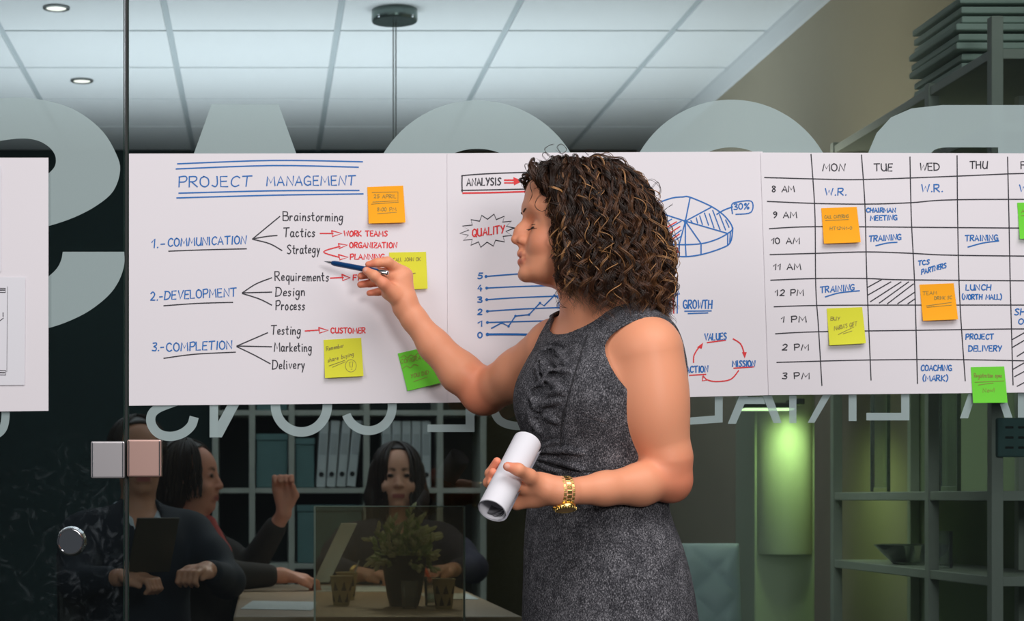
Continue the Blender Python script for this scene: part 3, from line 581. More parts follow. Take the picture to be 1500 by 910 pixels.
# ------------------------------------------------------------------ smooth bodies: signed-distance shapes meshed as one continuous surface
V3 = lambda p: np.array(p, float)
def smin(a, b, k):
    if k <= 0: return np.minimum(a, b)
    h = np.clip(0.5 + 0.5 * (b - a) / k, 0, 1); return b + (a - b) * h - k * h * (1 - h)
class Field:
    def __init__(s): s.ops = []; s.extra = None
    def add(s, fn, lo, hi, k=0.01, op='u'): s.ops.append((op, fn, V3(lo), V3(hi), k)); return s
    def cone(s, a, b, ra, rb, k=0.01, op='u'):
        a, b = V3(a), V3(b); ba = b - a; L2 = max(ba @ ba, 1e-12)
        def fn(P):
            pa = P - a; t = np.clip(pa @ ba / L2, 0, 1)
            return np.linalg.norm(pa - t[:, None] * ba, axis=1) - (ra + (rb - ra) * t)
        r = max(ra, rb); return s.add(fn, np.minimum(a, b) - r, np.maximum(a, b) + r, k, op)
    def chain(s, pts, rs, k=0.01, op='u'):
        for i in range(len(pts) - 1): s.cone(pts[i], pts[i + 1], rs[i], rs[i + 1], k, op)
        return s
    def ell(s, c, r, R=None, k=0.01, op='u'):
        c = V3(c); r = V3(r); R = np.eye(3) if R is None else np.array(R)   # rows of R: local axes in world
        def fn(P):
            q = (P - c) @ R.T; k0 = np.linalg.norm(q / r, axis=1); k1 = np.linalg.norm(q / r ** 2, axis=1)
            return np.where(k1 > 1e-9, k0 * (k0 - 1) / np.maximum(k1, 1e-9), -r.min())
        return s.add(fn, c - r.max(), c + r.max(), k, op)
    def eval(s, P, m=0.04):
        d = np.full(len(P), 1.0); lo, hi = P.min(0), P.max(0)
        for op, fn, a, b, k in s.ops:
            mm = m + k
            if (lo > b + mm).any() or (hi < a - mm).any(): continue
            sel = np.all((P > a - mm) & (P < b + mm), axis=1)
            if not sel.any(): continue
            v = fn(P[sel])
            d[sel] = smin(d[sel], v, k) if op == 'u' else -smin(-d[sel], v, k)
        return s.extra(P, d) if s.extra else d
    def mesh(s, h, lo=None, hi=None, B=8):
        if lo is None:
            lo = np.min([o[2] for o in s.ops if o[0] == 'u'], 0) - 3 * h; hi = np.max([o[3] for o in s.ops if o[0] == 'u'], 0) + 3 * h
        lo = V3(lo); nb = np.ceil((V3(hi) - lo) / (h * B)).astype(int); n = nb * B + 1
        bi = np.stack(np.meshgrid(*[np.arange(k) for k in nb], indexing='ij'), -1).reshape(-1, 3)
        cen = lo + (bi + 0.5) * h * B; dc = np.empty(len(cen))
        for i in range(0, len(cen), 4000): dc[i:i + 4000] = s.eval(cen[i:i + 4000], 0.04 + h * B)
        act = np.abs(dc) < h * B * 1.25
        sg = np.where(dc < 0, -1.0, 1.0).astype(np.float32).reshape(nb)
        V = np.ones(n, np.float32)
        V[:-1, :-1, :-1] = np.repeat(np.repeat(np.repeat(sg, B, 0), B, 1), B, 2)
        off = np.stack(np.meshgrid(*[np.arange(B + 1)] * 3, indexing='ij'), -1).reshape(-1, 3); A = bi[act]
        for i in range(0, len(A), 48):
            ids = (A[i:i + 48, None, :] * B + off[None]).reshape(-1, 3)
            V[ids[:, 0], ids[:, 1], ids[:, 2]] = s.eval(lo + ids * h)
        S = V < 0; cells = []; pos = []; quads = []; nx, ny, nz = n
        for ax in range(3):
            sl0 = [slice(None)] * 3; sl1 = [slice(None)] * 3; sl0[ax] = slice(0, -1); sl1[ax] = slice(1, None)
            e = np.argwhere(S[tuple(sl0)] ^ S[tuple(sl1)]); b = (ax + 1) % 3; c = (ax + 2) % 3
            e = e[(e[:, b] > 0) & (e[:, c] > 0) & (e[:, b] < n[b] - 1) & (e[:, c] < n[c] - 1)]
            e1 = e.copy(); e1[:, ax] += 1
            v0 = V[e[:, 0], e[:, 1], e[:, 2]].astype(float); v1 = V[e1[:, 0], e1[:, 1], e1[:, 2]].astype(float); t = v0 / (v0 - v1)
            p = e.astype(float); p[:, ax] += t; four = []
            for db, dc_ in ((-1, -1), (0, -1), (0, 0), (-1, 0)):
                q = e.copy(); q[:, b] += db; q[:, c] += dc_; four.append((q[:, 0] * ny + q[:, 1]) * nz + q[:, 2])
            four = np.stack(four, 1); flip = v0 >= 0; four[flip] = four[flip][:, ::-1]
            quads.append(four); cells.append(four.reshape(-1)); pos.append(np.repeat(p, 4, 0))
        Q = np.concatenate(quads); C = np.concatenate(cells); Pp = np.concatenate(pos)
        u, inv = np.unique(C, return_inverse=True); cnt = np.bincount(inv)
        vs = np.stack([np.bincount(inv, Pp[:, k]) / cnt for k in range(3)], 1)
        return lo + vs * h, inv.reshape(-1, 4)
def np_mesh(name, vs, fs, m, parent=None, smooth=True, col=None, cname='tint'):
    me = bpy.data.meshes.new(name); nv, nf = len(vs), len(fs); k = fs.shape[1]
    me.vertices.add(nv); me.vertices.foreach_set('co', np.asarray(vs, np.float32).ravel())
    me.loops.add(nf * k); me.loops.foreach_set('vertex_index', np.asarray(fs, np.int32).ravel())
    me.polygons.add(nf); me.polygons.foreach_set('loop_start', np.arange(0, nf * k, k, dtype=np.int32))
    if col is not None:
        a = me.color_attributes.new(cname, 'FLOAT_COLOR', 'POINT'); a.data.foreach_set('color', np.concatenate([col, np.ones((nv, 1))], 1).astype(np.float32).ravel())
    me.update(calc_edges=True); me.validate()
    return link(name, me, m, parent, smooth)
def blob(c, P, r, soft):                      # 1 inside radius r of c, fading over soft
    return np.clip(1 - (np.linalg.norm(P - V3(c), axis=1) - r) / soft, 0, 1)[:, None]

# ------------------------------------------------------------------ the woman
W = empty('person', (0.62, -0.43, 0.0), 'woman with curly brown hair in a grey sleeveless dress pointing at the sheet', 'person')
TH = math.radians(30)
FW = V3((-math.cos(TH), -math.sin(TH), 0)); LF = V3((math.sin(TH), -math.cos(TH), 0)); UP = V3((0, 0, 1))
DM = 0.43
def at(x, y, d): return V3(px(x, y, d))
HEADD = 0.40
def hp(x, y, l=0.0):                          # head point: pixel in the profile plane, then l metres towards the camera
    p = at(x, y, HEADD); p[1] -= l; return p
PXM = F_PX / (CAM_D - HEADD)                  # pixels per metre at the head
body = Field()
# torso cross-sections: pixel row, centre px, half width (lateral), half depth (front-back)
ROWS = [(440, 888, 0.060, 0.055), (470, 888, 0.118, 0.072), (490, 886, 0.146, 0.088), (520, 886, 0.160, 0.108), (560, 884, 0.160, 0.124), (600, 878, 0.152, 0.128), (630, 876, 0.143, 0.120), (660, 875, 0.132, 0.110),
        (692, 876, 0.126, 0.104), (720, 876, 0.131, 0.106), (750, 875, 0.137, 0.108), (800, 882, 0.154, 0.118), (850, 888, 0.164, 0.126), (910, 892, 0.171, 0.133), (960, 895, 0.174, 0.135), (1040, 895, 0.172, 0.133)]
RZ = np.array([at(0, r[0], DM)[2] for r in ROWS])[::-1]; RX = np.array([at(r[1], 0, DM)[0] for r in ROWS])[::-1]
RA = np.array([r[2] for r in ROWS])[::-1]; RB = np.array([r[3] for r in ROWS])[::-1]
def smooth_tab(z, tab):                       # Catmull-Rom through the table
    i = np.clip(np.searchsorted(RZ, z) - 1, 0, len(RZ) - 2); t = np.clip((z - RZ[i]) / (RZ[i + 1] - RZ[i]), 0, 1)
    p1, p2 = tab[i], tab[i + 1]; m1 = (p2 - tab[np.maximum(i - 1, 0)]) / (RZ[i + 1] - RZ[np.maximum(i - 1, 0)]) * (RZ[i + 1] - RZ[i])
    m2 = (tab[np.minimum(i + 2, len(RZ) - 1)] - p1) / (RZ[np.minimum(i + 2, len(RZ) - 1)] - RZ[i]) * (RZ[i + 1] - RZ[i])
    return (2 * t ** 3 - 3 * t * t + 1) * p1 + (t ** 3 - 2 * t * t + t) * m1 + (-2 * t ** 3 + 3 * t * t) * p2 + (t ** 3 - t * t) * m2
def torso_local(P):
    z = P[:, 2]; cx = smooth_tab(z, RX); q = P - np.stack([cx, np.full(len(P), -DM), z], 1); return q @ LF, q @ FW, z
def torso_fn(P):
    l, f, z = torso_local(P); a = smooth_tab(z, RA); b = smooth_tab(z, RB)
    k = (np.abs(l / a) ** 2.15 + np.abs(f / b) ** 2.15) ** (1 / 2.15)
    d = (k - 1) * np.minimum(a, b) * 0.95
    return np.maximum(d, np.maximum(z - RZ[-1], RZ[0] - z))
tlo = V3((RX.min() - 0.2, -DM - 0.2, RZ[0])); thi = V3((RX.max() + 0.2, -DM + 0.2, RZ[-1]))
def tpoint(l, z, out=0.0):                    # point on the front of the torso
    zz = np.array([z]); a = smooth_tab(zz, RA)[0]; b = smooth_tab(zz, RB)[0]; cx = smooth_tab(zz, RX)[0]
    f = b * max(0.0, 1 - abs(l / a) ** 2.15) ** (1 / 2.15) + out
    return V3((cx, -DM, z)) + LF * l + FW * f
shN, shF = at(950, 514, 0.555), at(806, 512, 0.305)     # shoulder joints: near (left arm), far (right arm)
nb, nt = at(884, 478, 0.425), at(856, 400, 0.40)        # neck base and top
def shoulders(Fd, grow=0.0):
    Fd.add(lambda P: torso_fn(P) - grow, tlo, thi, 0.02)
    Fd.cone(at(900, 478, 0.45), at(940, 502, 0.53), 0.046 + grow, 0.050 + grow, 0.03)
    Fd.cone(at(862, 480, 0.39), at(818, 500, 0.325), 0.044 + grow, 0.046 + grow, 0.03)
    # bust
    for s in (-1, 1):
        Fd.ell(V3((at(880, 578, DM)[0], -DM, at(0, 580, DM)[2])) + LF * 0.064 * s + FW * 0.064, (0.058 + grow, 0.056 + grow, 0.060 + grow), None, 0.035)
shoulders(body, -0.004)
body.chain([nb, (nb + nt) / 2, nt], [0.058, 0.052, 0.056], 0.03)
body.cone(at(830, 424, 0.435), at(862, 484, 0.47), 0.011, 0.010, 0.03)     # neck muscle
body.cone(at(905, 425, 0.41), at(905, 470, 0.44), 0.045, 0.06, 0.04)
# near arm (left), bent, forearm across the waist
elN = at(979, 698, 0.545); wrN = at(826, 721, 0.64)
body.cone(at(951, 516, 0.555), at(977, 672, 0.55), 0.0575, 0.0435, 0.03); body.ell(at(960, 585, 0.565), (0.052, 0.048, 0.085), None, 0.03)
body.cone(at(977, 672, 0.55), elN, 0.0435, 0.0385, 0.012); body.ell(at(984, 710, 0.54), (0.034, 0.034, 0.033), None, 0.015)
body.chain([elN, at(938, 710, 0.575), at(885, 716, 0.607), wrN, at(803, 717, 0.645)], [0.0375, 0.0365, 0.0285, 0.0215, 0.0225], 0.014)
# far arm (right), reaching to the sheet
elF = at(712, 574, 0.115); wrF = at(594, 449, 0.085)
body.cone(shF, at(762, 548, 0.21), 0.050, 0.0485, 0.03); body.cone(at(762, 548, 0.21), elF, 0.0485, 0.0420, 0.02)
body.ell(at(705, 578, 0.112), (0.040, 0.038, 0.038), None, 0.02)
body.chain([elF, at(674, 546, 0.112), at(636, 506, 0.10), at(606, 467, 0.09), wrF], [0.041, 0.0405, 0.0315, 0.0245, 0.0235], 0.014)

# --- right hand with the pen
PEN0, PEN1 = at(474.5, 383, 0.050), at(569, 401, 0.130)
H = lambda x, y, d: at(x, y, d)
body.cone(wrF, H(582, 412, .088), 0.0225, 0.020, 0.012); body.cone(wrF, H(592, 405, .082), 0.022, 0.0165, 0.012)
body.cone(H(594, 440, .092), H(570, 428, .098), 0.019, 0.0165, 0.012)
body.cone(H(590, 404, .080), H(572, 402, .080), 0.0165, 0.0150, 0.012)
body.cone(H(582, 425, .082), H(574, 420, .080), 0.019, 0.0150, 0.012)
# index: knuckle - bend - along the top of the pen
body.chain([H(586, 397, .084), H(567.5, 384.0, .103), H(552, 385.0, .108), H(539.5, 387.5, .104)], [0.0125, 0.0102, 0.0085, 0.0066], 0.006)
# thumb: from the wrist side, along the near side of the pen
body.chain([H(578, 432, .104), H(561, 415, .124), H(548, 404, .128), H(536.5, 396.5, .120)], [0.0160, 0.0112, 0.0098, 0.0078], 0.007)
# middle, ring, little finger curled behind
body.chain([H(582, 401, .074), H(556, 399, .078), H(542, 402, .086), H(528.5, 404.5, .090)], [0.0120, 0.0095, 0.0085, 0.0072], 0.003)
body.chain([H(582, 410, .066), H(558, 413, .066), H(542, 415, .075), H(528, 417, .080)], [0.0115, 0.0092, 0.0082, 0.0070], 0.003)
body.chain([H(582, 420, .060), H(566, 427, .060), H(553, 428, .066), H(541, 429.5, .070)], [0.0110, 0.0084, 0.0075, 0.0062], 0.003)

# --- left hand round the paper roll
R0, R1 = at(772.5, 648, 0.590), at(721, 748, 0.690); RR = 0.0265
body.cone(wrN, H(788, 708, .648), 0.0205, 0.0190, 0.012); body.cone(wrN, H(780, 726, .625), 0.0205, 0.0165, 0.012)
body.cone(H(790, 712, .640), H(768, 712, .640), 0.0195, 0.0165, 0.012)
body.cone(H(790, 725, .628), H(757, 738, .620), 0.0180, 0.0120, 0.012); body.cone(H(785, 727, .618), H(752, 724, .600), 0.018, 0.014, 0.012)
body.chain([H(790, 710, .650), H(775, 697.5, .673), H(759, 688, .694), H(743.5, 683.5, .690)], [0.0160, 0.0120, 0.0102, 0.0080], 0.007)
body.chain([H(765, 716, .600), H(735, 700, .588), H(718, 694, .608), H(728, 676, .622)], [0.0125, 0.0098, 0.0092, 0.0072], 0.004)
body.chain([H(762, 722, .598), H(733, 713, .590), H(715.5, 707, .622), H(722, 692, .640)], [0.0120, 0.0095, 0.0090, 0.0074], 0.004)
body.chain([H(758, 730, .598), H(738, 724, .596), H(724, 718, .618), H(719, 708, .640)], [0.0115, 0.0092, 0.0086, 0.0072], 0.004)
body.chain([H(755, 738, .604), H(742, 736, .606), H(732, 731, .620), H(726, 722, .636)], [0.0105, 0.0084, 0.0076, 0.0064], 0.004)
# --- head in profile
PY = np.array([228, 250, 265, 283, 300, 310, 318, 325, 340, 352, 360, 366, 372, 378, 390, 398, 405, 410, 415, 424], float)
PF = np.array([806, 786, 777, 772, 771.5, 770.5, 772.5, 775, 776, 772, 768, 766, 766, 767.5, 766, 763, 763, 767, 777, 800], float)
PW = np.array([30, 46, 54, 58, 60, 60, 59, 58, 58, 58, 57, 56, 54, 52, 47, 42, 37, 32, 26, 20], float)
_d = np.linspace(PY[0], PY[-1], 400); _g = np.exp(-0.5 * (np.arange(-12, 13) / 5.0) ** 2); _g /= _g.sum()
_sm = lambda t: np.convolve(np.pad(np.interp(_d, PY, t), 12, 'edge'), _g, 'valid')
PF, PW = _sm(PF), _sm(PW); PY = _d
def face_fn(P):
    y = CY - (P[:, 2] - CAM_H) * PXM; x = CX + P[:, 0] * PXM; l = -(P[:, 1] + HEADD) * PXM
    f = np.interp(y, PY, PF); wd = np.interp(y, PY, PW); back = 868.0 - np.clip(y - 380, 0, 60) * 0.55
    c = (f + back) / 2; a = (back - f) / 2
    k = (np.abs((x - c) / a) ** 2.25 + np.abs(l / wd) ** 2.25) ** (1 / 2.25)
    d = (k - 1) * np.minimum(a, wd) * 0.9
    bot = y - (413 + np.clip(x - 775, 0, 200) * 0.20)        # jaw line
    d = -smin(-d, -bot, 9.0); d = -smin(-d, y - 262, 14.0)
    return d / PXM
body.add(face_fn, np.minimum(hp(750, 430, 0.085), hp(880, 235, -0.085)), np.maximum(hp(750, 430, 0.085), hp(880, 235, -0.085)), 0.012)
body.ell(hp(853, 307), (0.097, 0.077, 0.092), None, 0.03)                     # cranium
body.ell(hp(775.5, 304), (0.0105, 0.046, 0.011), None, 0.014)                    # brow ridge
for s in (-1, 1):
    body.ell(hp(774.5, 330.5, 0.034 * s), (0.0062, 0.018, 0.0090), None, 0.016, 's')  # eye sockets
    body.ell(hp(785.5, 335.5, 0.031 * s), (0.0125, 0.0145, 0.0100), None, 0.007)  # lidded eyeballs
    body.ell(hp(789, 356, 0.038 * s), (0.018, 0.018, 0.016), None, 0.02)      # cheeks
# nose
body.cone(hp(771, 322), hp(760.5, 341), 0.0062, 0.0078, 0.010); body.cone(hp(760.5, 341), hp(755.5, 350.5), 0.0078, 0.0090, 0.006)
body.cone(hp(764, 338), hp(772, 350), 0.010, 0.014, 0.012)
for s in (-1, 1):
    body.ell(hp(764.5, 353, 0.0125 * s), (0.0095, 0.0068, 0.0080), None, 0.006)
    body.ell(hp(760.5, 358.5, 0.0060 * s), (0.0050, 0.0032, 0.0030), None, 0.002, 's')
body.cone(hp(759, 355), hp(766, 361), 0.0045, 0.0045, 0.005)
body.cone(hp(766, 362), hp(763.5, 369), 0.0050, 0.0050, 0.008)                # philtrum
UL = [(hp(772.5, 377.5, 0.024), 0.0025), (hp(766.5, 374, 0.013), 0.0050), (hp(763.3, 372.3, 0.0), 0.0058), (hp(766.5, 374, -0.013), 0.0050), (hp(772.5, 377.5, -0.024), 0.0025)]
LL = [(hp(772.5, 379, 0.023), 0.0030), (hp(767, 383, 0.012), 0.0060), (hp(764.2, 384, 0.0), 0.0068), (hp(767, 383, -0.012), 0.0060), (hp(772.5, 379, -0.023), 0.0030)]
body.chain([a for a, b in UL], [b for a, b in UL], 0.006); body.chain([a for a, b in LL], [b for a, b in LL], 0.005)
body.chain([hp(774, 378.2, 0.025), hp(765.5, 378.2, 0.013), hp(760, 377.8, 0.0), hp(765.5, 378.2, -0.013), hp(774, 378.2, -0.025)], [0.0007, 0.0009, 0.0011, 0.0009, 0.0007], 0.002, 's')
body.ell(hp(770, 402), (0.0115, 0.019, 0.0125), None, 0.014)                  # chin
for s in (-1, 1): body.ell(hp(852, 345, 0.074 * s), (0.016, 0.006, 0.028), None, 0.004)   # ears, under the hair
HB = 0.0021
bv, bf = body.mesh(HB, (0.165, -0.78, 0.74), (0.86, -0.02, 1.72))
skin = V3(lin(236, 160, 124)[:3]); col = np.tile(skin, (len(bv), 1))
mix = lambda c, m: col * (1 - m) + V3(c) * m
redder = V3(lin(228, 138, 108)[:3])
for c, r in ((hp(789, 358, 0.05), 0.012), (hp(757, 351), 0.006)): col = mix(redder, 0.45 * blob(c, bv, r, 0.022))
for tip in (H(539, 388, .100), H(534, 394, .114), H(527, 404, .09), H(526, 417, .08), H(540, 429, .07), H(743, 683, .69), H(728, 676, .622), H(722, 692, .64), H(561, 413, .12)): col = mix(lin(236, 136, 108)[:3], 0.65 * blob(tip, bv, 0.008, 0.02))
for c in (elN, at(990, 712, .54), elF, at(703, 590, .112)): col = mix(lin(232, 136, 104)[:3], 0.6 * blob(c, bv, 0.03, 0.05))
lipd = np.full(len(bv), 1.0)
for T in (UL, LL):
    for (a, ra), (b, rb) in zip(T[:-1], T[1:]):
        ba = b - a; t = np.clip((bv - a) @ ba / (ba @ ba), 0, 1); lipd = np.minimum(lipd, np.linalg.norm(bv - a - t[:, None] * ba, axis=1) - (ra + (rb - ra) * t))
col = mix(lin(196, 92, 86)[:3], np.clip(1 - (lipd - 0.0006) / 0.0014, 0, 1)[:, None] * 0.85)
for c in (hp(745 + 0, 0),): pass
nail = lin(236, 176, 158)[:3]
col = mix(nail, blob(H(742.5, 682.8, .6975), bv, 0.0040, 0.0015)); col = mix(nail, blob(H(534.5, 394.5, .1275), bv, 0.0038, 0.0015))
col = mix(lin(150, 92, 70)[:3], 0.8 * blob(at(925, 533, .61), bv, 0.0006, 0.0018))          # mole on the upper arm
M_skin = mat('skin', lin(236, 160, 124), 0.48, spec=0.35, sss=0.12, bump=(700, 0.05), attr='tint')
# legs below the dress, part of the same body
legs = Field()
for s, dx in ((1, 0.0), (-1, 0.03)):
    hip = V3((0.63, -DM, 0.84)) + LF * 0.085 * s; knee = V3((0.615 + dx, -DM, 0.50)) + LF * 0.075 * s; ank = V3((0.645 + dx, -DM, 0.10)) + LF * 0.07 * s
    legs.chain([hip, knee, knee * 0.6 + ank * 0.4 - FW * 0.012, ank], [0.085, 0.052, 0.052, 0.034], 0.03); legs.cone(ank, V3((ank[0], ank[1], 0.045)) + FW * 0.13, 0.034, 0.024, 0.02)
lv, lf = legs.mesh(0.006)
bv = np.concatenate([bv, lv]); bf = np.concatenate([bf, lf + len(bv) - len(lv)]); col = np.concatenate([col, np.tile(skin, (len(lv), 1))])
np_mesh('body', bv, bf, M_skin, W, True, col)
for s, dx in ((1, 0.0), (-1, 0.03)):
    sh = Field(); an = V3((0.645 + dx, -DM, 0.03)) + LF * 0.07 * s
    sh.cone(an, an + FW * 0.14, 0.036, 0.030, 0.02); sh.cone(an - FW * .01 + UP * .03, an - FW * 0.015 - UP * 0.02, 0.034, 0.012, 0.01)
    v, f = sh.mesh(0.005); v[:, 2] = np.maximum(v[:, 2], 0.0)
    np_mesh('shoe', v, f, mat('black_leather', (0.02, 0.02, 0.02, 1), 0.35), W)

# --- dress
dr = Field(); shoulders(dr, 0.006)
def ridge(P, r, k=0.007, op='u'): dr.chain(P, r, k, op)
zrow = lambda y: at(0, y, DM)[2]
# skirt below the hip
dr.chain([V3((0.64, -DM, 0.74)), V3((0.645, -DM, 0.5))], [0.15, 0.145], 0.03)
DR0 = Field(); DR0.ops = list(dr.ops)
def tp(x, y, out=0.0):                        # point of the dress seen at pixel (x, y), lifted along the surface normal
    o = V3((0, -CAM_D, CAM_H)); q = at(x, y, 0.0) - o; q /= np.linalg.norm(q); t = 3.1
    for _ in range(70):
        d_ = DR0.eval((o + q * t)[None], 0.3)[0]; t += min(d_, 0.03) * 0.7
        if d_ < 0.0004 or t > 4.0: break
    p = o + q * t; e = 0.003
    if t > 3.95: return None
    gr = np.array([DR0.eval((p + V3(k_))[None], 0.3)[0] - DR0.eval((p - V3(k_))[None], 0.3)[0] for k_ in ((e, 0, 0), (0, e, 0), (0, 0, e))]); gr /= np.linalg.norm(gr) + 1e-9
    return p + gr * out
def tps(P, out): return [p for p in (tp(x, y, out) for x, y in P) if p is not None]
# gathered folds fanning out of pinched points down the front
RIB = [[(806, 505), (816, 500), (830, 503), (846, 499)], [(800, 516), (812, 514), (822, 521), (830, 534)], [(790, 524), (797, 516), (806, 512)], [(789, 526), (796, 538), (797, 552)],
       [(796, 556), (806, 549), (820, 545), (836, 544)], [(795, 560), (806, 561), (815, 566), (826, 577)], [(793, 557), (790, 546), (787, 536)], [(782, 574), (790, 565), (800, 560)], [(776, 580), (783, 590), (784, 604)],
       [(784, 601), (794, 594), (808, 590), (820, 588)], [(783, 606), (795, 607), (805, 612), (816, 618)], [(776, 612), (784, 622), (792, 634)], [(789, 540), (797, 545), (808, 540)], [(774, 600), (779, 612), (780, 628)],
       [(790, 655), (806, 650), (820, 646)], [(788, 662), (806, 660), (830, 660), (852, 664)], [(788, 670), (810, 674), (835, 682), (856, 690)], [(787, 678), (800, 684), (818, 690)], [(810, 528), (818, 533), (826, 530)], [(806, 578), (816, 574), (828, 572)]]
GRV = [[(800, 519), (808, 516), (818, 518)], [(792, 530), (793, 542), (797, 556)], [(800, 562), (806, 565), (812, 573)], [(777, 582), (786, 572), (797, 570)], [(779, 588), (782, 600), (788, 608)], [(784, 606), (794, 608), (802, 614)],
       [(790, 652), (804, 645), (820, 642)], [(788, 668), (806, 668), (834, 675)], [(804, 550), (814, 548), (822, 551)], [(794, 604), (804, 600), (814, 601)]]
for P in RIB:
    q = tps(P, 0.0005)
    if len(q) < 2: continue
    q = catmull(q, 4); n = len(q); ridge(q, [0.0030 + 0.0036 * math.sin(math.pi * (0.12 + 0.75 * i / (n - 1))) for i in range(n)], 0.004)
for P in GRV:
    q = tps(P, 0.0022)
    if len(q) < 2: continue
    q = catmull(q, 4); n = len(q); ridge(q, [0.0026 + 0.0016 * math.sin(math.pi * i / (n - 1)) for i in range(n)], 0.003, 's')
SEAM = [(861, 491), (850, 522), (839, 560), (829, 595), (823, 625), (822, 652), (828, 668)]
SEAMS = []
for P, r_ in ((SEAM, 0.0026), ([(790, 676), (815, 684), (850, 690), (890, 689), (920, 683), (940, 678)], 0.0024), ([(838, 602), (860, 612), (890, 622)], 0.0016), ([(872, 488), (862, 512), (852, 548), (843, 582)], 0.0014), ([(955, 745), (962, 780), (968, 830), (972, 880), (976, 912)], 0.0018)):
    q = catmull(tps(P, 0.0012), 5); ridge(q, [r_] * len(q), 0.002, 's'); SEAMS.append((q, r_))
ncen = at(884, 470, 0.425)
def dress_cut(P, d):
    l, f, z = torso_local(P)
    q = P - ncen; ql, qf = q @ LF, q @ FW
    nk = (np.sqrt((ql / 0.100) ** 2 + ((qf - 0.005) / np.where(qf > 0.005, 0.090, 0.070)) ** 2) - 1) * 0.078      # neckline
    nk = np.maximum(nk, (zrow(492) + 0.0) - z)
    d = -smin(-d, nk, 0.004)
    for sgn, c, rf, rz in ((1, at(947, 528, 0.555), 0.074, 0.074), (-1, at(800, 530, 0.31), 0.070, 0.085)):
        q = P - c; sl = sgn * (q @ LF)
        ah = (np.sqrt((q @ FW / rf) ** 2 + (q[:, 2] / rz) ** 2) - 1) * rf
        ah = np.maximum(ah, -sl - 0.050); d = -smin(-d, ah, 0.004)
    return d
dr.extra = dress_cut
dv, df = dr.mesh(0.0024)
def tweed_mat():
    m = bpy.data.materials.new('grey_tweed'); m.use_nodes = True; nt = m.node_tree; N = nt.nodes; L = nt.links; b = N['Principled BSDF']
    tc = N.new('ShaderNodeTexCoord')
    n1 = N.new('ShaderNodeTexNoise'); n1.inputs['Scale'].default_value = 420; n1.inputs['Detail'].default_value = 2; n1.inputs['Roughness'].default_value = 0.7
    L.new(tc.outputs['Object'], n1.inputs['Vector'])
    mp = N.new('ShaderNodeMapping'); mp.inputs['Rotation'].default_value = (0, 0.6, 0); mp.inputs['Scale'].default_value = (900, 900, 260); L.new(tc.outputs['Object'], mp.inputs[0])
    n2 = N.new('ShaderNodeTexNoise'); n2.inputs['Scale'].default_value = 1; n2.inputs['Detail'].default_value = 1; L.new(mp.outputs[0], n2.inputs['Vector'])
    n3 = N.new('ShaderNodeTexNoise'); n3.inputs['Scale'].default_value = 45; n3.inputs['Detail'].default_value = 2; L.new(tc.outputs['Object'], n3.inputs['Vector'])
    a = N.new('ShaderNodeMath'); a.operation = 'ADD'; L.new(n1.outputs['Fac'], a.inputs[0]); L.new(n2.outputs['Fac'], a.inputs[1])
    a2 = N.new('ShaderNodeMath'); a2.operation = 'MULTIPLY_ADD'; a2.inputs[1].default_value = 0.35; L.new(n3.outputs['Fac'], a2.inputs[0]); L.new(a.outputs[0], a2.inputs[2])
    cr = N.new('ShaderNodeValToRGB'); e = cr.color_ramp.elements; e[0].position = 0.38; e[0].color = lin(22, 22, 26); e[1].position = 0.80; e[1].color = lin(178, 176, 182)
    k = e.new(0.56); k.color = lin(72, 72, 77)
    hv = N.new('ShaderNodeMath'); hv.operation = 'MULTIPLY_ADD'; hv.inputs[1].default_value = 0.5; hv.inputs[2].default_value = -0.045; L.new(a2.outputs[0], hv.inputs[0]); L.new(hv.outputs[0], cr.inputs[0]); L.new(cr.outputs[0], b.inputs['Base Color'])
    b.inputs['Roughness'].default_value = 0.95; b.inputs['Specular IOR Level'].default_value = 0.15
    bp = N.new('ShaderNodeBump'); bp.inputs['Strength'].default_value = 0.35; bp.inputs['Distance'].default_value = 0.001; L.new(a.outputs[0], bp.inputs['Height']); L.new(bp.outputs[0], b.inputs['Normal'])
    return m
dress = np_mesh('dress', dv, df, tweed_mat(), W); dress['label'] = 'sleeveless grey tweed dress with ruffled front'
M_seam = mat('dark_seam_thread', lin(40, 40, 44), 0.9)
for q, r_ in SEAMS[:2]: MB().tube([p for p in q], 0.0011, 5).build('seam_piping', M_seam, dress, True)

